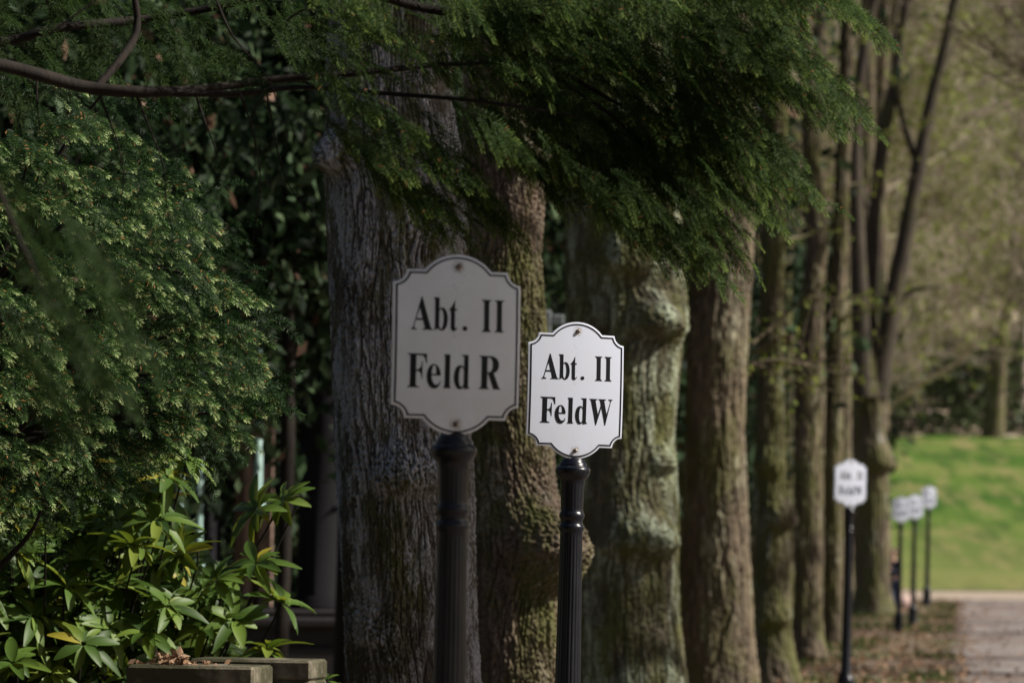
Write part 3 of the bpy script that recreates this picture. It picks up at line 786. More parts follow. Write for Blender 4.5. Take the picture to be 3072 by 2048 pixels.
def sign_post(loc, yaw, lean, lines, plate_mat, iron, label, name_mats, detail=True, lean2=0.0):
    root = empty('sign_post', loc, 0, label, 'sign', 'enamel plot signs on iron posts')
    root.rotation_euler = (lean2, lean, 0)
    z0 = 1.785
    # post: turned iron column, fluted shaft, two rings, swelling collar
    k = 1 / 1.849 / 976.0
    prof = [(0.0, .085), (0.03, .085), (0.05, .078), (0.25, .074), (0.28, .080), (0.30, .068), (0.36, .0445, .0016), (0.9, .0415, .002)]
    def zz(y): return z0 - (y - 318) * k
    prof += [(zz(1000), 65 * k, .0018), (zz(760), 62.5 * k, .0018), (zz(735), 62 * k, 0), (zz(726), 64 * k), (zz(718), 69 * k), (zz(706), 71.5 * k), (zz(694), 70 * k), (zz(688), 64 * k), (zz(684), 62 * k), (zz(664), 62 * k),
             (zz(658), 64 * k), (zz(650), 69 * k), (zz(638), 71 * k), (zz(627), 69 * k), (zz(621), 65 * k), (zz(612), 62 * k), (zz(600), 62.5 * k, .001), (zz(470), 66 * k, .001), (zz(450), 67 * k), (zz(438), 72 * k),
             (zz(424), 84 * k), (zz(408), 94 * k), (zz(392), 98 * k), (zz(380), 97 * k), (zz(371), 90 * k), (zz(366), 80 * k), (zz(360), 77 * k), (zz(352), 76 * k), (zz(346), 70 * k), (zz(340), 66 * k), (zz(332), 64 * k), (zz(326), 56 * k), (zz(319), 48 * k), (zz(314), 40 * k), (zz(300), 20 * k), (zz(290), 0.0001)]
    mb = MB(); lathe(mb, prof, 120, 20); mb.build('post', iron, root)
    sx = 1 / math.cos(yaw)
    pr = bpy.data.objects.new('plate', None)
    # plate body
    mb = MB(); O = plate_outline(0); n = len(O)
    rings = [0.0, .15, .3, .45, .6, .72, .82, .9, .95, .98, 1.0]
    V = [np.array([[0, 0]])] + [O * r for r in rings[1:]]
    A = np.vstack(V)
    D = dome(A[:, 0], A[:, 1])
    D[-n:] -= 0.0012; 
    front = np.stack([A[:, 0] * U * sx, -D, A[:, 1] * U], -1)
    i = np.arange(n); j = (i + 1) % n
    mb.add(front, np.stack([np.zeros(n, int), 1 + i, 1 + j], -1))
    Fq = np.vstack([np.stack([1 + r * n + i, 1 + (r + 1) * n + i, 1 + (r + 1) * n + j, 1 + r * n + j], -1) for r in range(len(rings) - 2)])
    mb.f4.append(Fq)
    e1 = front[-n:]; e2 = e1 + np.array([0, 0.0028, 0])
    mb.add(np.vstack([e1, e2]), np.stack([i, n + i, n + j, j], -1))
    back = np.stack([A[:, 0] * U * sx, -D + 0.0028, A[:, 1] * U], -1)
    mb.add(back, np.stack([np.zeros(n, int), 1 + j, 1 + i], -1))
    mb.f4.append(Fq[:, ::-1] + (mb.n - len(back)))
    plate = mb.build('plate', plate_mat, root)
    plate.location = (0, -0.012, z0 + 0.206); plate.rotation_euler = (0, 0, yaw)
    # black line round the plate
    mb = MB(); a = plate_outline(12.5); b = plate_outline(21.5)
    W = np.vstack([a, b]); VV = np.stack([W[:, 0] * U * sx, -(dome(W[:, 0], W[:, 1]) + 0.0011), W[:, 1] * U], -1); n = len(a); i = np.arange(n); j = (i + 1) % n
    mb.add(VV, np.stack([i, n + i, n + j, j], -1)); mb.build('border_line', M['sign_black'], plate, smooth=True)
    for L in lines: glyph_mesh('inscription', L, sx, M['sign_black'], plate)
    # two bolts
    for yb in (402, -408):
        mb = MB(); r = 12.5 * U
        pr_ = [(0.0, r * 1.25), (0.001, r * 1.2), (0.0012, r), (0.007, r * 0.97), (0.0095, r * 0.7), (0.0105, 0.0001)]
        P = MB(); lathe(P, pr_, 16); v = P.v[0]
        v2 = np.stack([v[:, 0], -v[:, 2] - dome(0, yb), v[:, 1] + yb * U], -1); mb.add(v2, P.f4[0]); mb.build('bolt', M['bolt'], plate)
    # bracket holding the plate to the post
    mb = MB(); box(mb, -0.016, 0.016, 0.0, 0.008, z0 - 0.005, z0 + 0.40, 0.001); mb.build('bracket', iron, root)
    return root


pW = at(1720, 1372, 12.3); pR = at(1366, 1300, 9.33)
YAW = math.radians(25)
# Feld + letter
sign_post((pW.x - 0.027, 12.3, pW.z - 1.785), YAW, math.radians(0.85), [G_line1()[:4], G_line1()[4:], G_feld(), G_W()], M['enamel'], M['iron'], 'bright sunlit white plot sign reading Abt. II Feld W on a glossy black post', None)
sign_post((pR.x - 0.017, 9.33, pR.z - 1.785), YAW * 0.8, math.radians(0.45), [G_line1()[:4], G_line1()[4:], G_feld(-22), G_R()], M['enamel_old'], M['iron_dusty'], 'larger shaded grey-white plot sign reading Abt. II Feld R, the nearest sign', None)
pf = at(2549, 1520, 35.0)
sign_post((pf.x - 0.03, 35.0, pf.z - 1.785), YAW * 1.2, math.radians(0.9), [G_line1()[:4], G_line1()[4:], G_feld(), G_W()], M['enamel'], M['iron'], 'blurred white sign on a black post in front of the slim trunks', None)
for (px, yb, Y, yaw, lab) in ((2702, 1566, 64.0, 18, 'leftmost of the three small distant signs against the meadow'), (2744, 1556, 67.5, 24, 'middle one of the three small distant signs, half hidden behind its neighbour'), (2786, 1524, 74.0, 30, 'rightmost and highest of the three small distant signs')):
    p = at(px, yb, Y)
    sign_post((p.x - 0.03, Y, p.z - 1.785), math.radians(yaw), math.radians(0.9), [G_line1()[:4], G_line1()[4:], G_feld(), G_W()], M['enamel'], M['iron'], lab, None)


# ------------------------------------------------------------------ yew foliage
def sprays(mb, O, D, Nn, L, rng, tip=0.9, nd=26, nl=0.020, nw=0.0026, tone0=0.25, buds=0.0, droop=0.25, tonej=None, nz=1.0):
    """flat yew twigs: O origins, D directions, Nn plane normals, L lengths; nd needle pairs each"""
    m = len(O)
    D = D / np.linalg.norm(D, axis=1)[:, None]
    S = np.cross(D, Nn); S /= np.linalg.norm(S, axis=1)[:, None] + 1e-9
    U_ = np.cross(S, D)
    t = np.linspace(0.04, 1.0, nd)
    g = np.array([0, 0, -1.0])
    # twig centre line with a slight droop
    C = O[:, None] + D[:, None] * (t[None, :, None] * L[:, None, None]) + g * (droop * L[:, None, None] * (t ** 2)[None, :, None])
    T = D[:, None] + g * (2 * droop * t)[None, :, None]; T = T / np.linalg.norm(T, axis=2)[..., None]
    for side in (1, -1):
        a = rng.uniform(0.75, 1.15, (m, nd))[..., None]
        lift = rng.normal(0.15, 0.28 * nz, (m, nd))[..., None]
        fw = (0.35 + 0.75 * t ** 3)[None, :, None]
        d = side * S[:, None] * a + T * fw + U_[:, None] * lift + rng.normal(0, 0.1 * nz, (m, nd, 3)); d /= np.linalg.norm(d, axis=2)[..., None]
        ln = nl * (0.55 + 0.6 * np.sin(PI * np.clip(t * 0.85 + 0.1, 0, 1)))[None, :, None] * rng.uniform(0.8, 1.15, (m, nd))[..., None]
        w = np.cross(d, U_[:, None] + rng.normal(0, .35, (m, nd, 3))); w /= np.linalg.norm(w, axis=2)[..., None] + 1e-9
        p0 = C; pm = C + d * ln * 0.5; p1 = C + d * ln + g * ln * 0.12
        V = np.stack([p0, pm + w * nw * 0.5, p1, pm - w * nw * 0.5], 2).reshape(-1, 3)
        k = np.arange(m * nd)[:, None] * 4
        base = tone0 + (tip - tone0) * (t ** 1.6)[None] + rng.normal(0, 0.05, (m, nd))
        if tonej is not None: base = base * tonej[:, None]
        base = np.clip(base, 0, 0.9)
        if buds:
            bm = rng.random((m, nd)) < buds
            base = np.where(bm, 1.0, base)
        mb.add(V, k + np.array([[0, 1, 2, 3]]), np.repeat(base.ravel(), 4))
    # the twig
    seg = np.linspace(0, nd - 1, 4).astype(int); PP = C[:, seg]
    for q in range(3):
        prisms(mb, np.concatenate([PP[:, q], PP[:, q + 1], np.full((m, 1), 0.0013), np.full((m, 1), 0.0009)], 1), 3, 0.3)


def fans(O, D, rng, per=7, L=0.11, spread=0.75, flat=0.25):
    """turn branchlets (O,D) into per side sprays lying in one plane"""
    m = len(O); D = D / np.linalg.norm(D, axis=1)[:, None]
    up = np.array([0.35, -0.65, 1.0]) + rng.normal(0, flat, (m, 3))
    S = np.cross(D, up); S /= np.linalg.norm(S, axis=1)[:, None]
    Nn = np.cross(S, D)
    oo, dd, nn, ll = [], [], [], []
    BL = L * 1.6
    for k in range(per):
        f = k / (per - 1)
        side = 0 if k == per - 1 else (1 if k % 2 else -1)
        o = O + D * (BL * f * 0.9)[..., None] if np.ndim(f) else O + D * BL * f * 0.9
        d = D + side * S * rng.uniform(0.5, 1.0, (m, 1)) * spread * 1.2 + rng.normal(0, 0.10, (m, 3))
        oo.append(o); dd.append(d); nn.append(Nn + rng.normal(0, .15, (m, 3))); ll.append(L * rng.uniform(0.6, 1.1, m) * (1.15 - 0.45 * f))
    return np.concatenate(oo), np.concatenate(dd), np.concatenate(nn), np.concatenate(ll)


def in_poly(x, y, poly):
    P = np.array(poly); c = np.zeros(len(x), bool); j = len(P) - 1
    for i in range(len(P)):
        xi, yi = P[i]; xj, yj = P[j]
        m = ((yi > y) != (yj > y)) & (x < (xj - xi) * (y - yi) / (yj - yi + 1e-12) + xi); c ^= m; j = i
    return c


def sample_poly(poly, n, rng):
    P = np.array(poly); lo, hi = P.min(0), P.max(0); X = []; Y = []
    while sum(len(a) for a in X) < n:
        x = rng.uniform(lo[0], hi[0], n * 2); y = rng.uniform(lo[1], hi[1], n * 2); m = in_poly(x, y, poly); X.append(x[m]); Y.append(y[m])
    return np.concatenate(X)[:n], np.concatenate(Y)[:n]


R3 = np.array(CAM_R)
def at_many(px, py, Y):
    v = np.stack([(px - 1536) / FPX, -(py - 1024) / FPX, -np.ones_like(px)], -1) @ R3.T
    t = Y / v[:, 1]
    return np.stack([v[:, 0] * t, Y, CAM_Z + v[:, 2] * t], -1)


# sunlit yew shrub, left
rng = np.random.default_rng(21)
shrub_poly = [(-500, 420), (30, 400), (110, 260), (210, 190), (330, 200), (380, 260), (420, 420), (440, 500), (470, 520), (560, 540), (620, 590), (640, 700), (700, 830), (790, 900), (760, 990), (745, 1120), (850, 1240), (740, 1330), (640, 1290), (530, 1290), (430, 1400), (330, 1490), (200, 1540), (60, 1560), (-500, 1600)]
loc = (-2.0, 12.9, 0)
root = empty('yew_shrub', loc, 0, 'sunlit yew shrub with pale green needle tips filling the left of the picture', 'shrub')
x, y = sample_poly(shrub_poly, 1350, rng)
gap = perlin(np.stack([x / 95, y / 70, x * 0 + 4], -1), 14) + 0.5 * perlin(np.stack([x / 45, y / 38, x * 0 + 9], -1), 15)
x, y = x[gap > 0.05], y[gap > 0.05]
edge = np.interp(y, [130, 420, 560, 850, 1250, 1400, 1600], [360, 440, 600, 720, 800, 520, 100])
rx = np.clip((edge - x) / 900, 0, 1)
lump = perlin(np.stack([x / 150, y / 130, x * 0], -1), 12)
Yd = 13.25 - 1.45 * np.clip(rx * 1.15, 0, 1) ** 0.8 - 0.45 * lump + rng.exponential(0.10, len(x))
O = at_many(x, y, Yd)
D = np.stack([0.8 + 0.2 * rng.normal(size=len(x)), -0.5 + 0.35 * rng.normal(size=len(x)), -0.32 + 0.22 * rng.normal(size=len(x))], -1)
o, d, n_, l_ = fans(O - D * 0.12, D, rng, 6, 0.098, 0.7, 0.3)
mb = MB(); sprays(mb, o, d, n_, l_, rng, tip=0.97, nd=16, nl=0.021, nw=0.0037, tone0=0.10, buds=0.02, droop=0.28, nz=.45, tonej=rng.uniform(0.6, 1.12, len(o)))  # fresh tips brightened further for sunlight, bases darkened for shaded gaps
# inner layer of the same shrub, shade put into its darker tones
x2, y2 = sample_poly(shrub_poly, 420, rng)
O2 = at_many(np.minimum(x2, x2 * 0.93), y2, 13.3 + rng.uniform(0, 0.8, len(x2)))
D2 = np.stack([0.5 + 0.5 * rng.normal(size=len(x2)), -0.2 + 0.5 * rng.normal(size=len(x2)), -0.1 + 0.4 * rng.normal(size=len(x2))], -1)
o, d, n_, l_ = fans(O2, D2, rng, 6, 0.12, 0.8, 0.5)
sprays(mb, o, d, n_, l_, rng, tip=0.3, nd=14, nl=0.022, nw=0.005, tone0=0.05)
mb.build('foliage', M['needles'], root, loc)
mb = MB()
hub = np.array([-2.0, 13.4, 0.0])
tube(mb, [tuple(hub), tuple(hub + [0.1, 0, .8]), tuple(hub + [0.2, 0, 1.6]), tuple(hub + [.25, 0, 2.6])], [.07, .06, .045, .02], 10, wob=.2)
for k in range(60):
    e = O[rng.integers(0, len(O))]; s = hub + np.array([.2, 0, max(.5, min(2.3, e[2] - rng.uniform(-.1, .5)))])
    tube(mb, [tuple(s), tuple((s + e) / 2 + rng.normal(0, .05, 3) + [0, .1, .05]), tuple(e)], [.014, .008, .0025], 5, seg=8)
mb.build('stems', M['bark_dark'], root, loc)

# old yew whose limbs hang into the top of the picture
rng = np.random.default_rng(33)
loc = (-2.9, 9.6, 0)
root = empty('yew_tree', loc, 0, 'dark yew whose long limbs and drooping sprays hang across the top of the picture', 'tree')
mb = MB()
tube(mb, [(-2.9, 9.6, -.1), (-2.85, 9.65, 1.2), (-2.8, 9.7, 2.6), (-2.6, 9.6, 4.5), (-2.4, 9.5, 6.5)], [.36, .28, .24, .18, .08], 16, wob=.25)
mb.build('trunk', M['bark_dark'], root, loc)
mb = MB()
def limb(pts, radii, n=10, wob=.15):
    tube(mb, [tuple(at(p[0], p[1], p[2])) for p in pts], radii, n, seg=len(pts) * 7, wob=wob)
limb([(-2100, 120, 9.8), (-900, 130, 10), (-200, 165, 10.2), (0, 195, 10.3), (130, 228, 10.35), (260, 262, 10.4), (420, 276, 10.4), (600, 268, 10.45), (820, 240, 10.5), (1050, 222, 10.5), (1300, 196, 10.6), (1520, 182, 10.6), (1600, 150, 10.7)], [.05, .03, .018, .0165, .0165, .016, .0145, .0125, .010, .009, .007, .005, .003])
limb([(420, 276, 10.4), (700, 282, 10.42), (900, 262, 10.4), (1150, 280, 10.3), (1400, 300, 10.2), (1620, 330, 10.2), (1760, 355, 10.2)], [.009, .009, .007, .006, .005, .004, .002])
limb([(-1400, 150, 10.6), (-300, 150, 10.8), (0, 128, 10.9), (180, 84, 10.9), (400, 62, 11), (560, 38, 11), (760, 0, 11), (950, -40, 11)], [.03, .02, .0135, .0125, .012, .010, .009, .006])
limb([(1000, -60, 10.2), (1250, 20, 10.3), (1400, 50, 10.3), (1520, 120, 10.3), (1640, 190, 10.4), (1780, 270, 10.4), (1930, 355, 10.4)], [.016, .012, .011, .010, .009, .006, .003])
limb([(290, 262, 10.4), (360, 180, 10.45), (410, 90, 10.5), (400, -40, 10.5)], [.010, .011, .010, .008])
limb([(1300, -60, 10.6), (1550, 20, 10.6), (1800, 120, 10.6), (2000, 260, 10.5), (2200, 380, 10.5), (2330, 480, 10.5)], [.014, .010, .008, .006, .005, .003])
limb([(1700, -80, 10.7), (1950, 20, 10.7), (2200, 80, 10.7), (2420, 190, 10.7), (2500, 260, 10.7)], [.012, .009, .007, .005, .003])
limb([(1500, 180, 10.4), (1650, 330, 10.4), (1800, 480, 10.4), (1930, 600, 10.4), (2080, 740, 10.4)], [.006, .006, .005, .004, .002])
limb([(1650, 220, 10.3), (1850, 360, 10.3), (2000, 520, 10.3), (2150, 660, 10.3)], [.006, .005, .004, .002])
# thin hanging twigs in front of the gap on the left
for pts in ([(410, 290), (455, 400), (490, 500), (500, 620), (520, 700)], [(300, 290), (350, 420), (370, 520), (365, 600)], [(590, 290), (620, 380), (650, 460), (640, 520)], [(720, 280), (755, 380), (780, 520), (770, 640), (760, 720)], [(640, -20), (700, 110), (800, 230), (840, 330)], [(800, 280), (830, 440), (870, 560), (950, 670)], [(110, 230), (112, 320), (120, 400)], [(860, 60), (930, 30), (990, 110)], [(150, 100), (260, 20), (330, -40)], [(1190, 560), (1260, 650), (1330, 740)]):
    limb([(a, b, 10.4) for a, b in pts], [.0035, .0025, .0018, .0014], 5)
top_poly = [(930, -120), (960, 100), (1000, 280), (1150, 260), (1230, 340), (1290, 470), (1400, 480), (1480, 400), (1560, 490), (1640, 530), (1740, 440), (1820, 560), (1880, 620), (1940, 600), (1960, 540), (2020, 500), (2120, 540), (2170, 450), (2240, 460), (2260, 360), (2240, 300), (2350, 220), (2330, 150), (2400, 80), (2330, 20), (2500, -120)]
x, y = sample_poly(top_poly, 720, rng)
ym = np.interp(x, [930, 1400, 1900, 2300, 2500], [200, 420, 600, 400, 100])
keep = rng.random(len(x)) < np.where(x < 1450, 0.42, 1.0) * np.where((x > 1000) & (x < 1450) & (y > 200), 0.5, 1.0)
x, y = x[keep], y[keep]
O = at_many(x, y, 10.15 + rng.uniform(0, 0.9, len(x)))
D = np.stack([0.62 + 0.25 * rng.normal(size=len(x)), -0.25 + 0.35 * rng.normal(size=len(x)), -0.55 + 0.25 * rng.normal(size=len(x))], -1)
# long drooping tips
tips = [(2105, 790), (2170, 715), (2240, 600), (2400, 545), (2345, 440), (2250, 470), (1990, 640), (2050, 700), (1940, 720), (2520, 300), (2490, 235), (2380, 260), (1470, 640), (1310, 470), (1230, 560), (1180, 420), (1330, 610), (1700, 560), (2600, 60), (2560, 20), (2460, 330), (2290, 540), (2200, 560), (2000, 760), (1880, 620), (1440, 560), (1620, 520), (1290, 640), (2150, 640)]
tx, ty = [], []
for (a, b) in tips:
    for k in range(8):
        tx.append(a - 40 - k * 34 + rng.normal(0, 6)); ty.append(b - 34 - k * 27 + rng.normal(0, 6))
Ot = at_many(np.array(tx), np.array(ty), 10.3 + 0.15 * rng.normal(size=len(tx)))
Dt = np.tile(np.array([[0.75, -0.15, -0.62]]), (len(tx), 1)) + rng.normal(0, .08, (len(tx), 3))
mb2 = MB()
o, d, n_, l_ = fans(np.vstack([O - D * .08, Ot - Dt * .02]), np.vstack([D, Dt]), rng, 5, 0.10, 0.55, 0.3)
sprays(mb2, o, d, n_, l_, rng, tip=0.90, nd=20, nl=0.0205, nw=0.0033, tone0=0.22, buds=0.009, droop=0.3, nz=.5, tonej=rng.uniform(0.6, 1.12, len(o)))
# sparse sprays over the dark limbs on the left and the blurred ones close to the lens
x, y = sample_poly([(-300, -120), (930, -120), (930, 120), (600, 200), (300, 190), (-300, 300)], 80, rng)
O = at_many(x, y, 10.4 + rng.uniform(0, .9, len(x))); D = np.stack([0.5 + .4 * rng.normal(size=len(x)), .3 * rng.normal(size=len(x)), -.5 + .3 * rng.normal(size=len(x))], -1)
o, d, n_, l_ = fans(O, D, rng, 5, 0.09, 0.6, 0.5)
sprays(mb2, o, d, n_, l_, rng, tip=0.35, nd=16, nl=0.02, nw=0.003, tone0=0.05, droop=0.3)  # low tip tone puts the upper-left shade into the needle colour
near = []
for (a, b, l) in ((-60, 420, 5), (-20, 560, 6), (20, 700, 7), (60, 820, 7), (-40, 900, 6), (120, 560, 6), (170, 690, 7), (30, 1000, 4)):
    for k in range(0, l, 2): near.append((a + k * 28 + rng.normal(0, 8), b + k * 36 + rng.normal(0, 8)))
near = np.array(near); O = at_many(near[:, 0], near[:, 1], 6.9 + rng.uniform(-.15, .25, len(near)))
D = np.tile(np.array([[.55, 0, -.8]]), (len(O), 1)) + rng.normal(0, .1, (len(O), 3))
o, d, n_, l_ = fans(O, D, rng, 4, 0.08, 0.35, 0.6)
sprays(mb2, o, d, n_, l_, rng, tip=0.2, nd=16, nl=0.02, nw=0.003, tone0=0.0, droop=0.2)  # near sprays toned dark in place of real shade
limb([(-900, -200, 7.6), (-300, 150, 7.1), (-80, 420, 6.9), (60, 720, 6.9), (170, 950, 6.9)], [.02, .012, .006, .004, .002], 6)
# unseen crown mass added above right of the frame to shade the nearer sign
nC = 2300
c0 = rng.normal(size=(nC, 3)); c0 /= np.linalg.norm(c0, axis=1)[:, None]
C = np.array([3.1, 8.2, 5.4]) + c0 * np.array([2.5, 1.25, 1.8]) * rng.uniform(.35, 1, (nC, 1))
kk = (C[:, 2] > 3.55) & (C[:, 1] < 10.2)
C = C[kk]; D = c0[kk] + np.array([0, 0, -.5])
o, d, n_, l_ = fans(C, D, rng, 6, 0.22, 0.8, .5)
sprays(mb2, o, d, n_, l_, rng, tip=0.5, nd=12, nl=0.04, nw=0.009, tone0=0.15)
mb2.build('foliage', M['needles_tree'], root, loc)
for k in range(14):
    a = rng.uniform(-1.3, 1.3)
    s = (-2.6, 9.6, rng.uniform(3.2, 6)); e = (-2.6 + rng.uniform(2.5, 6.5), 7.6 + rng.uniform(-2, 1.8), rng.uniform(4.2, 6.8))
    tube(mb, [s, ((s[0] + e[0]) / 2, (s[1] + e[1]) / 2, (s[2] + e[2]) / 2 + .3), e], [.06, .035, .01], 6)
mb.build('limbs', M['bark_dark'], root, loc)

# ------------------------------------------------------------------ rhododendron, lower left
rng = np.random.default_rng(55)
def rhodo_leaf(mb, P, d, up, L, W, tone):
    """a long elliptical leaf, folded along the midrib and arched down"""
    n = 7; t = np.linspace(0, 1, n)
    d = d / np.linalg.norm(d); s = np.cross(d, up); s /= np.linalg.norm(s); u = np.cross(s, d)
    c = P + d * (t * L)[:, None] + u * (-(0.35) * L * t ** 2)[:, None]
    w = W * 0.5 * (np.sin(PI * np.clip(t, 0.03, .975) ** 0.9) ** 0.6)
    a = c + s * w[:, None] + u * (w * 0.35)[:, None]; b = c - s * w[:, None] + u * (w * 0.35)[:, None]
    V = np.stack([a, c, b], 1).reshape(-1, 3); F = []
    for k in range(n - 1):
        F += [(3 * k, 3 * k + 1, 3 * k + 4, 3 * k + 3), (3 * k + 1, 3 * k + 2, 3 * k + 5, 3 * k + 4)]
    mb.add(V, F, tone)


def whorl(mb, P, axis, rng, nl, L=0.125, tb=0.5):
    axis = axis / np.linalg.norm(axis); r = np.cross(axis, [0.3, 1, 0.2]); r /= np.linalg.norm(r); q = np.cross(axis, r)
    a0 = rng.uniform(0, 2 * PI)
    for k in range(nl):
        a = a0 + 2 * PI * k / nl + rng.normal(0, .2)
        el = rng.uniform(-0.45, 0.7)
        d = (r * math.cos(a) + q * math.sin(a)) * math.cos(el) + axis * math.sin(el)
        tn = float(np.clip(tb + rng.normal(0, .22), 0, .88)); tn = 1.0 if rng.random() < .03 else tn
        rhodo_leaf(mb, P + d * 0.01, d, axis, L * rng.uniform(.55, 1.15), L * .30 * rng.uniform(.85, 1.15), tn)


loc = (-1.7, 14.1, 0)
root = empty('rhododendron', loc, 0, 'rhododendron bush with long glossy leaves in whorls, lower left behind the yew', 'shrub')
mb = MB(); st = MB(); hub = np.array([-1.75, 14.4, 0.0])
W_ = [(545, 1660, 10), (770, 1530, 9), (500, 1430, 9), (850, 1500, 7), (770, 1690, 10), (650, 1740, 10), (840, 1810, 10), (800, 1950, 9), (470, 1560, 9), (560, 1380, 8), (250, 1680, 10), (50, 1660, 10), (200, 1760, 9), (400, 1640, 9), (350, 1760, 9), (500, 1820, 9), (620, 1880, 8), (100, 1850, 9), (40, 1990, 9), (250, 1930, 9), (150, 2020, 9), (330, 1880, 9), (440, 1900, 9), (700, 1860, 9), (350, 1560, 8), (130, 1580, 8), (-80, 1750, 9), (-80, 1950, 9), (440, 1480, 8)]
for (a, b, c) in W_:
    P = np.array(at(a, b, 13.95 + 0.8 * min(1, max(0, a / 850)) + rng.uniform(-.12, .15)))
    ax = np.array([rng.normal(.15, .3), rng.normal(-.45, .25), rng.uniform(.5, 1)])
    whorl(mb, P, ax, rng, c + 2, 0.14, .58); whorl(mb, P + np.array([0, .03, .015]), ax, rng, 4, 0.09, .8)
    mid = (P + hub) / 2 + np.array([rng.normal(0, .05), .15, -.15])
    tube(st, [tuple(hub + [rng.normal(0, .1), .1, .1]), tuple(mid + [0, .2, 0]), tuple(P - ax * .06 + [0, .05, -.03]), tuple(P)], [.012, .006, .004, .003], 6, seg=14)
x, y = sample_poly([(-400, 1400), (380, 1400), (500, 1400), (520, 1560), (640, 1720), (760, 1900), (700, 2150), (-400, 2150)], 620, rng)
O = at_many(x, y, 14.15 + 0.8 * np.clip(x / 850, 0, 1) + rng.uniform(0, .8, len(x)))
for k in range(len(O)):
    whorl(mb, O[k], np.array([rng.normal(.1, .4), rng.normal(-.4, .3), rng.uniform(.4, 1)]), rng, 7, 0.12, .42)
    if k % 4 == 0: tube(st, [tuple(hub + [0, 0, .2]), tuple((O[k] + hub) / 2 + [0, .1, -.1]), tuple(O[k])], [.012, .007, .003], 5, seg=8)
mb.build('leaves', M['rhodo'], root, loc)
st.build('stems', M['bark_dark'], root, loc)

# low pale green plant at the foot of the block
loc = tuple(at(1000, 2060, 14.6))[:2] + (0,)
root = empty('seedling_plant', loc, 0, 'low leafy plant beside the right end of the stone blocks', 'plant')
mb = MB(); st = MB()
for k in range(9):
    P = np.array(at(1000 + rng.uniform(-60, 60), 2050 + rng.uniform(-10, 70), 14.6 + rng.uniform(-.1, .1)))
    whorl(mb, P, np.array([0, -.3, 1.0]), rng, 6, 0.07, .7); tube(st, [(P[0], P[1], 0), tuple(P)], [.006, .003], 5)
mb.build('leaves', M['rhodo'], root, loc); st.build('stems', M['bark_second'], root, loc)

# ------------------------------------------------------------------ stone blocks at the bottom left
def stone(px0, px1, ptop, Y, yaw, dep, label):
    a = at(px0, ptop, Y); b = at(px1, ptop, Y); w = (b.x - a.x); zt = a.z
    root = empty('gravestone', (a.x + w / 2, Y, 0), yaw, label, 'gravestone', 'low stone blocks at the grave edge')
    mb = MB(); xs = np.linspace(-w / 2, w / 2, 60)
    box(mb, -w / 2, w / 2, 0, dep, 0.0, zt - 0.07, 0.008)
    mb.build('block', M['gravestone'], root, smooth=False)
    mb = MB(); box(mb, -w / 2 - 0.0025, w / 2 + 0.0025, -0.0025, dep + .0025, zt - 0.07, zt, 0.009); mb.build('coping', M['gravestone'], root, smooth=False)
    return root
stone(560, 938, 1975, 13.75, -math.radians(12), .22, 'weathered stone block set back to the right, nearer the trunk')
stone(372, 766, 1994, 13.2, -math.radians(12), .24, 'weathered stone block in front with dry leaves lying on its top')
rng = np.random.default_rng(5)
mb = MB(); x = rng.uniform(470, 565, 110); y = 1989 - rng.gamma(2., 5, 110)
P = at_many(x, np.maximum(y, 1962), 13.25 + rng.uniform(0, .12, 110)); leaf_cloud(mb, P, 0.032, rng, 0.3, 1.0, .6)
x = rng.uniform(380, 700, 40); P = at_many(x, np.full(40, 1990.), 13.25 + rng.uniform(0, .12, 40)); leaf_cloud(mb, P, 0.025, rng, 0.2, .9, .6)
tag(mb.build('leaf_pile', M['dry_leaf'], None), 'heap of curled brown leaves on the front stone block', 'leaves', kind='stuff')

# ------------------------------------------------------------------ dark mausoleum behind
Ym = 32.0; k_ = Ym / FPX
loc = (at(750, 1800, Ym).x, Ym, 0)
root = empty('mausoleum', loc, 0, 'dark granite tomb with polished round columns on a stepped plinth behind the bushes', 'tomb')
zl = at(900, 1825, Ym).z
xl = at(100, 1800, Ym).x; xr = at(1130, 1800, Ym).x
mb = MB(); box(mb, xl, xr, Ym - .35, Ym + 2.2, -.05, zl - .30, .01); box(mb, xl + .03, xr - .03, Ym - .30, Ym + 2.15, zl - .30, zl - .14, .01); box(mb, xl - .02, xr + .02, Ym - .38, Ym + 2.22, zl - .14, zl - .06, .02); box(mb, xl + .02, xr - .02, Ym - .33, Ym + 2.18, zl - .06, zl, .015)
mb.build('plinth', M['plinth'], root, loc, smooth=False)
H = 4.2
for px, r in ((965, .20), (600, .17), (450, .18)):
    c = at(px, 1800, Ym)
    mb = MB(); lathe(mb, [(zl, r * 1.35), (zl + .04, r * 1.35), (zl + .06, r * 1.2), (zl + .09, r * 1.22), (zl + .11, r), (zl + 1.2, r * .98), (zl + H - .25, r * .9), (zl + H - .2, r * 1.05), (zl + H - .1, r * 1.2), (zl + H, r * 1.35)], 40, cx=c.x, cy=Ym)
    mb.build('column', M['granite'], root, loc)
mb = MB(); a = at(700, 1800, Ym).x; b = at(806, 1800, Ym).x
for (x0, x1, y0, y1) in ((a, b, Ym + .05, Ym + .5), (a + .07, a + .14, Ym - .03, Ym + .1), (b - .08, b - .02, Ym - .05, Ym + .1)):
    box(mb, x0, x1, y0, y1, zl, zl + H, .012)
mb.build('pier', M['sandstone'], root, loc, smooth=False)
for (p0, pb, r) in ((778, 1515, .033), (603, 1690, .025), (548, 1640, .02)):
    mb = MB(); c = at(p0, 1200, Ym - .22)
    zb = at(p0, pb, Ym - .22).z
    lathe(mb, [(zb - .03, r * 1.7), (zb + .03, r * 1.6), (zb + .06, r), (zb + H - 1, r), (zb + H - .9, r * 1.3), (zb + H - .7, r)], 14, cx=c.x, cy=Ym - .22); mb.build('downpipe', M['verdigris'], root, loc)
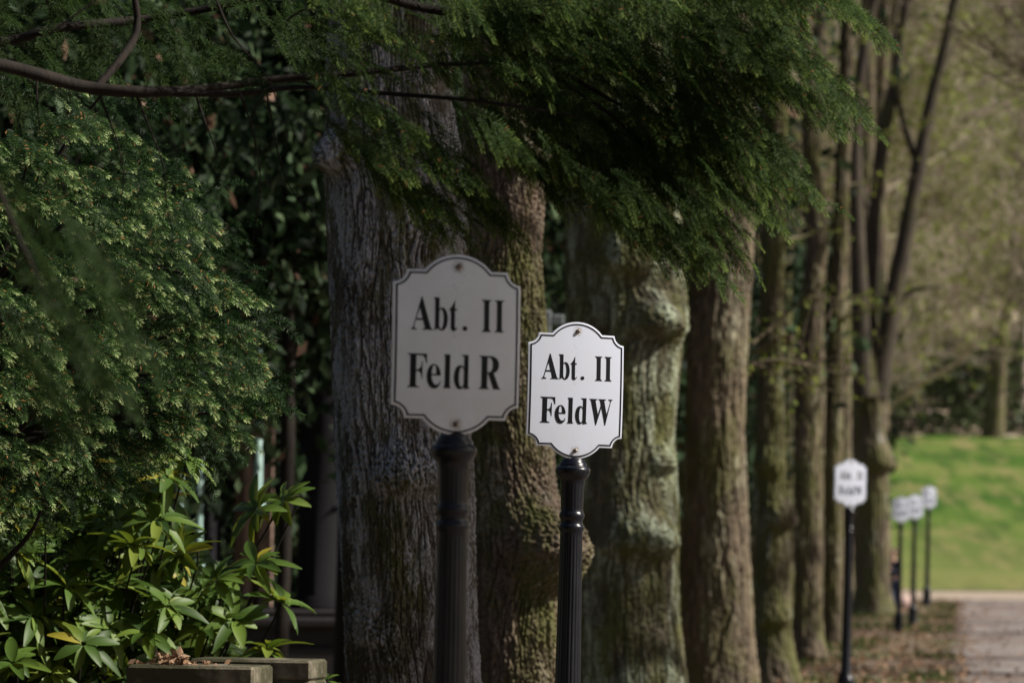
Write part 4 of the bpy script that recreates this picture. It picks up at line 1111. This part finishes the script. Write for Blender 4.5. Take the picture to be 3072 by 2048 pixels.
mb = MB(); box(mb, xl - .1, xr + .1, Ym - .3, Ym + 2.2, zl + H, zl + H + .35, .02); box(mb, xl - .2, xr + .2, Ym - .4, Ym + 2.3, zl + H + .35, zl + H + .5, .03)
mb.build('entablature', M['plinth'], root, loc, smooth=False)

# pale stone cross between the trunks
c = at(1638, 985, 29)
root = empty('stone_cross', (c.x, 29, 0), 0, 'pale stone cross glimpsed in the gap above the bright sign', 'monument')
zt = at(1642, 930, 29).z; za = at(1642, 958, 29).z
mb = MB(); box(mb, -.04, .04, -.04, .04, 1.5, zt, .012); box(mb, -.13, -.04, -.035, .035, za - .04, za + .035, .01); box(mb, .04, .13, -.035, .035, za - .04, za + .035, .01); mb.build('cross', M['pale_stone'], root, smooth=False)
mb = MB(); box(mb, -.3, .3, -.25, .25, 0, .5, .02); box(mb, -.22, .22, -.18, .18, .5, 1.5, .02); mb.build('pedestal', M['pale_stone'], root, smooth=False)

# ------------------------------------------------------------------ evergreen trees and shrubs behind, left
def evergreen(label, px, Y, h0, h1, rad, nclump, nleaf, size, seed, stem=0.09, name='evergreen_tree', lean=0.0, tmax=0.9):  # low tmax caps leaf tones, imitating shade between the trunks
    rng = np.random.default_rng(seed)
    nleaf = int(nleaf * 0.95); size = size * (1.35 if tmax > .5 else 1.05)
    c = at(px, 1500, Y); loc = (c.x, Y, 0)
    root = empty(name, loc, 0, label, 'tree' if 'tree' in name else 'shrub', 'evergreens behind the trunks')
    u = rng.normal(size=(nclump, 3)); u /= np.linalg.norm(u, axis=1)[:, None]
    C = np.array([c.x, Y, (h0 + h1) / 2]) + u * np.array([rad, rad * .7, (h1 - h0) / 2]) * (rng.uniform(0.1, 1, (nclump, 1)) ** .5)
    P = np.repeat(C, nleaf, 0) + rng.normal(0, rad * .13, (nclump * nleaf, 3))
    mb = MB(); t = np.clip(rng.uniform(0, tmax, len(P)) + np.repeat(rng.normal(-.1, .3, nclump), nleaf), 0, .93); t[rng.random(len(P)) < .025] = 1.0
    leaf_cloud(mb, P, size, rng, aspect=.5, droop=.8, tone=t); mb.build('crown', M['evergreen'], root, loc)
    mb = MB(); tube(mb, [(c.x, Y, -.05), (c.x + .05, Y, h0), (c.x + lean, Y, (h0 + h1) / 2), (c.x + lean, Y, h1 * .93)], [stem * 1.2, stem, stem * .8, .02], 10, wob=.2)
    for k in range(26):
        e = C[rng.integers(0, nclump)]; s = np.array([c.x + lean * .5, Y, max(h0 * .8, e[2] - rad * .4)])
        tube(mb, [tuple(s), tuple((s + e) / 2 + rng.normal(0, .08, 3)), tuple(e)], [stem * .3, stem * .2, .006], 5, seg=8)
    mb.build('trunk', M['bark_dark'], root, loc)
    return root


evergreen('dark evergreen behind the yew shrub with a thin upright stem', 840, 28.5, 2.45, 7.4, 1.3, 190, 110, .10, 101, .05)
evergreen('broad dark evergreen at the far left, above the yew shrub', 150, 25, 1.6, 6.2, 1.7, 150, 90, .095, 102)
evergreen('evergreen with dull green leaves left of the big trunk', 1040, 29.5, 2.6, 7.2, 1.1, 150, 90, .10, 103)
evergreen('dark evergreen filling the gap beside the knobbly trunk', 1690, 38, .6, 8, 1.15, 150, 90, .10, 104, tmax=.45)
evergreen('tall evergreen mass further back on the left', 450, 33, .3, 9.5, 2.6, 230, 90, .13, 105)
evergreen('tall dark evergreen behind the big trunk', 1150, 36, .2, 10, 2.5, 220, 90, .13, 106)
evergreen('tall evergreen beyond the left edge', -350, 27, .3, 9, 2.4, 190, 90, .13, 107)
evergreen('tall evergreen behind the third and fourth trunks', 1950, 60, .0, 9, 2.2, 260, 90, .16, 108, tmax=.45)
evergreen('far evergreen behind the dark lumpy trunk', 2230, 84, .2, 9, 1.8, 200, 80, .2, 109, tmax=.45)
evergreen('far evergreen behind the slim trunks', 2450, 93, 0, 9, 1.6, 220, 80, .22, 110, tmax=.45)
evergreen('laurel growing between the tomb pier and the dark column', 850, 34.5, .3, 4.0, .5, 70, 80, .10, 111, .03, 'laurel_shrub')
evergreen('dark bushy evergreen far behind the left trees', 750, 50, 0, 13, 4.2, 300, 80, .2, 112)
evergreen('second bushy evergreen far behind the left trees', 1500, 55, 0, 14, 4.2, 300, 80, .2, 113)
evergreen('third bushy evergreen beyond the left edge', 0, 48, 0, 13, 4.5, 300, 80, .2, 114)

# unseen trees added beyond the frame to keep the sun and the open sky off the front of the row
evergreen('unseen conifer added beyond the right edge to shade the big trunk', 6750, 15.35, 2.6, 11.5, 1.45, 330, 120, .16, 120)
evergreen('unseen evergreen added forward left of the viewer to block the sky', -9000, 7.5, 0, 9, 2.2, 150, 60, .2, 121)
bk = evergreen('unseen evergreen added behind the viewer to block the sky', 1536, 26, 0, 10, 3.6, 260, 60, .26, 122)
bk.location = (-2.5, -9, 0)
for (x_, y_, l_) in ((4.5, -11, 'unseen evergreen added behind the viewer on the right to block the sky'), (-9.5, -5, 'unseen evergreen added behind the viewer, far to the left, to block the sky'), (-7.5, 4, 'unseen evergreen added left of the viewer to block the sky')):
    c_ = copy_tree(bk); c_.location = (x_, y_, 0); c_['label'] = l_

# ------------------------------------------------------------------ far wood beyond the meadow
rng = np.random.default_rng(9)
protos = []
for v in range(5):
    r_ = np.random.default_rng(300 + v); S = []; E = []
    root = empty('bare_tree', (0, 0, 0), 0, 'bare grey-brown woodland tree on the slope beyond the meadow', 'tree', 'bare trees of the far wood')
    mb = MB(); hh = r_.uniform(6, 9)
    tube(mb, [(0, 0, -.5), (r_.normal(0, .2), 0, hh * .4), (r_.normal(0, .4), 0, hh), (r_.normal(0, .6), 0, hh * 1.6)], [.36, .28, .22, .12], 8, wob=.15)
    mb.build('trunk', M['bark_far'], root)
    for q in range(9):
        a = r_.uniform(0, 2 * PI); z = hh * r_.uniform(.35, 1.5)
        grow(S, (0, 0, z), (math.cos(a) * .9, math.sin(a) * .9, .55), r_.uniform(3.0, 4.4), .12, 4, r_, E, .55, .12, 3, .66)
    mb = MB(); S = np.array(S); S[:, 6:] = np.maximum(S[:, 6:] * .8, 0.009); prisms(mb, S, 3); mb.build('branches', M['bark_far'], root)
    E = np.array(E); E = E[r_.random(len(E)) < (0.6 if v % 2 else 0.25)]
    mb = MB(); leaf_cloud(mb, np.repeat(E, 3, 0), .16, r_, 0, 1, .8, jitter=.25); mb.build('young_leaves', M['buds'], root)
    protos.append(root)
far = []
for k in range(64):
    Y = 168 + (k % 6) * 10 + rng.uniform(-3, 3)
    px = rng.uniform(2150, 3250) if k < 32 else rng.uniform(1500, 4200)
    if k >= 54: Y = rng.uniform(114, 155); px = rng.uniform(2130, 2540)
    far.append((px, Y))
for k, (px, Y) in enumerate(far):
    p = protos[k % 5]; o = p if k < 5 else copy_tree(p)
    x = (px - 1536) / FPX * Y
    o.location = (x, Y, float(terrain(x, np.float64(Y)))); o.rotation_euler = (rng.normal(0, .03), rng.normal(0, .05), rng.uniform(0, 6.28)); s = rng.uniform(.8, 1.25); o.scale = (s, s, s)
# the distinct dark trunk at the right
Y = 161; x = (2985 - 1536) / FPX * Y; zg = float(terrain(x, np.float64(Y)))
root = empty('bare_tree', (x, Y, zg), 0, 'leaning brown trunk standing at the edge of the meadow, far right', 'tree')
r_ = np.random.default_rng(4); mb = MB()
tube(mb, [(0, 0, -.5), (.1, 0, 1.5), (.3, 0, 4), (.8, 0, 8), (1.1, 0, 13)], [.5, .33, .28, .2, .1], 12, wob=.12); tube(mb, [(-.35, .2, -.5), (-.15, .1, 1.5), (-.1, 0, 4), (-.5, 0, 8), (-1.6, 0, 13)], [.3, .2, .18, .14, .08], 12, wob=.12)
mb.build('trunk', M['bark_alley'], root); S = []; E = []
for q in range(8):
    a = r_.uniform(0, 6.28); grow(S, (.5, 0, r_.uniform(5, 12)), (math.cos(a), math.sin(a), .5), 3.4, .11, 4, r_, E, .55, .1)
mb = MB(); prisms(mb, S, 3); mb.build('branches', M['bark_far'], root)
# undergrowth at the wood's edge and on the slope
n = 30000; X = rng.uniform(-20, 60, n); Yv = 162.5 + rng.exponential(5, n); hgt = 4.8 * (0.55 + 0.6 * perlin(np.stack([X * .25, Yv * .2, X * 0], -1), 8))
Z = terrain(X, Yv) + rng.uniform(0, 1, n) ** 1.2 * np.clip(hgt, .4, 5)
mb = MB(); leaf_cloud(mb, np.stack([X, Yv, Z], -1), .42, rng, 0, 1, .6); tag(mb.build('undergrowth', M['undergrowth'], None), 'dark undergrowth along the far edge of the meadow', 'undergrowth', kind='stuff')

# ------------------------------------------------------------------ leaf litter and grass on the verge
n = 11000; Yv = 36 + 60 * rng.random(n) ** 1.5; X = line_x(Yv) + np.minimum(rng.uniform(-3.5, 1.3, n), 9) + np.where(rng.random(n) < .3, rng.exponential(.7, n), 0)
mb = MB(); leaf_cloud(mb, np.stack([X, Yv, np.full(n, .012) + rng.random(n) * .02], -1), .065, rng, 0, 1, .7)
tag(mb.build('fallen_leaves', M['dry_leaf'], None), 'brown fallen leaves scattered on the verge under the limes', 'leaves', kind='stuff')
n = 16000; Yv = rng.uniform(40, 92, n); X = line_x(Yv) + rng.uniform(-2.5, 1.15, n)
kk = perlin(np.stack([X * .6, Yv * .22, X * 0], -1), 6) > 0.12; X, Yv = X[kk], Yv[kk]; n = len(X)
P0 = np.stack([X, Yv, np.zeros(n)], -1); tp = P0 + np.stack([rng.normal(0, .03, n), rng.normal(0, .03, n), rng.uniform(.05, .13, n)], -1)
V = np.stack([P0 - [.008, 0, 0], P0 + [.008, 0, 0], tp], 1).reshape(-1, 3); mb = MB(); mb.add(V, np.arange(n * 3).reshape(-1, 3), np.repeat(rng.random(n), 3)); M['grass'] = leaf_mat('grass', [(0, (.05, .10, .02)), (1, (.13, .17, .05))], .7, .3, .2)
tag(mb.build('grass', M['grass'], None), 'grass tufts on the verge beside the path', 'grass', kind='stuff')

# ------------------------------------------------------------------ person half hidden behind the last lime
def skin(name, verts, edges, radii, mat, parent, sub=1, loc=(0, 0, 0)):
    me = bpy.data.meshes.new(name); me.from_pydata(verts, edges, [])
    o = bpy.data.objects.new(name, me); COL.objects.link(o)
    md = o.modifiers.new('s', 'SKIN'); md.use_smooth_shade = True
    for k, r in enumerate(radii):
        me.skin_vertices[0].data[k].radius = (r, r) if not isinstance(r, tuple) else r
    me.skin_vertices[0].data[0].use_root = True
    o.modifiers.new('u', 'SUBSURF').render_levels = sub; o.modifiers['u'].levels = sub
    dg = bpy.context.evaluated_depsgraph_get(); m2 = bpy.data.meshes.new_from_object(o.evaluated_get(dg))
    bpy.data.objects.remove(o)
    m2.materials.clear(); m2.materials.append(mat)
    m2.polygons.foreach_set('use_smooth', [True] * len(m2.polygons))
    o = bpy.data.objects.new(name, m2); COL.objects.link(o); o.parent = parent
    return o


pp = at(2682, 1830, 78.5)
root = empty('person', (pp.x, 78.5, 0), math.radians(-60), 'person in a dark blue jacket and jeans half hidden behind the last lime', 'person')
root.scale = (.72, .72, .72)
# body (skin): pelvis, chest, neck, head, arms with fingers, legs
V = [(0, 0, .92), (0, 0, 1.12), (0, -.01, 1.36), (0, -.02, 1.47), (0, -.03, 1.54), (0, -.045, 1.62), (0, -.035, 1.71)]
R = [(.13, .10), (.12, .09), (.15, .10), .055, .06, .088, .055]; Ed = [(0, 1), (1, 2), (2, 3), (3, 4), (4, 5), (5, 6)]
def chain(start, pts, rad):
    p = start
    for q, r in zip(pts, rad):
        V.append(q); R.append(r); Ed.append((p, len(V) - 1)); p = len(V) - 1
    return p
for s in (-1, 1):
    chain(0, [(s * .10, 0, .85), (s * .11, .01 * s, .48), (s * .11, .03, .09), (s * .12, -.10, .04)], [.085, .055, .038, .03])
wr = []
w1 = chain(2, [(.18, 0, 1.38), (.24, -.04, 1.12), (.16, -.26, 1.20), (.14, -.33, 1.24)], [.055, .042, .028, (.035, .018)])
w2 = chain(2, [(-.18, 0, 1.38), (-.24, .02, 1.10), (-.25, -.14, .90), (-.25, -.20, .84)], [.055, .042, .028, (.035, .018)])
for w, b, dr in ((w1, np.array([.14, -.33, 1.24]), np.array([-.2, -.8, .5])), (w2, np.array([-.25, -.20, .84]), np.array([0, -.4, -.85]))):
    dr = dr / np.linalg.norm(dr)
    for k in range(4):
        o_ = b + np.array([(k - 1.5) * .019, 0, 0]); L_ = (.062, .072, .068, .052)[k]
        chain(w, [tuple(o_ + dr * .035), tuple(o_ + dr * (.035 + L_ * .55) + [0, -.006, 0]), tuple(o_ + dr * (.035 + L_) + [0, -.002, -.012])], [.0095, .0085, .007])
    chain(w, [tuple(b + np.array([.035, -.01, .005])), tuple(b + np.array([.048, -.02, .01]) + dr * .03)], [.010, .008])
body = skin('body', V, Ed, R, M['skin'], root, 2)
skin('jacket', [(0, 0, .88), (0, 0, 1.12), (0, -.005, 1.36), (0, -.015, 1.46), (.18, 0, 1.385), (.245, -.04, 1.12), (.17, -.24, 1.195), (-.18, 0, 1.385), (-.245, .02, 1.10), (-.25, -.125, .92)],
     [(0, 1), (1, 2), (2, 3), (2, 4), (4, 5), (5, 6), (2, 7), (7, 8), (8, 9)], [(.165, .125), (.15, .115), (.175, .12), .07, .075, .06, .045, .075, .06, .045], M['jacket'], root, 2)
skin('trousers', [(0, 0, .95), (.10, 0, .84), (.11, 0, .48), (.11, .03, .10), (-.10, 0, .84), (-.11, 0, .48), (-.11, .03, .10)], [(0, 1), (1, 2), (2, 3), (0, 4), (4, 5), (5, 6)], [(.14, .11), .10, .07, .06, .10, .07, .06], M['jeans'], root, 2)
for s in (-1, 1):
    skin('shoe', [(s * .11, .06, .045), (s * .115, -.04, .045), (s * .12, -.15, .035)], [(0, 1), (1, 2)], [.045, .045, .035], M['shoe'], root, 1)
skin('hair', [(0, .03, 1.60), (0, .035, 1.67), (0, -.02, 1.735), (0, -.085, 1.735)], [(0, 1), (1, 2), (2, 3)], [.07, .085, .075, .04], M['hair'], root, 2)
for s in (-1, 1):
    mb = MB(); th = np.linspace(0, 2 * PI, 9)[:-1]
    lathe(mb, [(-.012, .0005), (-.008, .009), (0, .012), (.008, .009), (.012, .0005)], 10, cx=s * .032, cy=-.128); o = mb.build('eye', M['eye'], root); o.location = (0, 0, 1.635)
    mb = MB(); lathe(mb, [(-.03, .001), (-.015, .014), (.01, .016), (.03, .003)], 8, cx=s * .088, cy=-.035); o = mb.build('ear', M['skin'], root); o.location = (0, 0, 1.625)
skin('nose', [(0, -.125, 1.635), (0, -.145, 1.60), (0, -.13, 1.59)], [(0, 1), (1, 2)], [.008, .014, .010], M['skin'], root, 1)
skin('mouth', [(-.025, -.122, 1.565), (0, -.130, 1.563), (.025, -.122, 1.565)], [(0, 1), (1, 2)], [.005, .008, .005], M['pink'], root, 1)
# small pink bag on the path
pb = at(2716, 1772, 84); root = empty('bag', (pb.x, 84, 0), .3, 'small pink bag standing on the ground beside the person', 'bag')
mb = MB(); box(mb, -.14, .14, -.08, .08, 0, .27, .04); mb.build('pouch', M['pink'], root)
mb = MB(); tube(mb, [(-.08, 0, .265), (-.06, 0, .37), (.06, 0, .37), (.08, 0, .265)], [.012, .012, .012], 6); mb.build('handle', M['pink'], root)
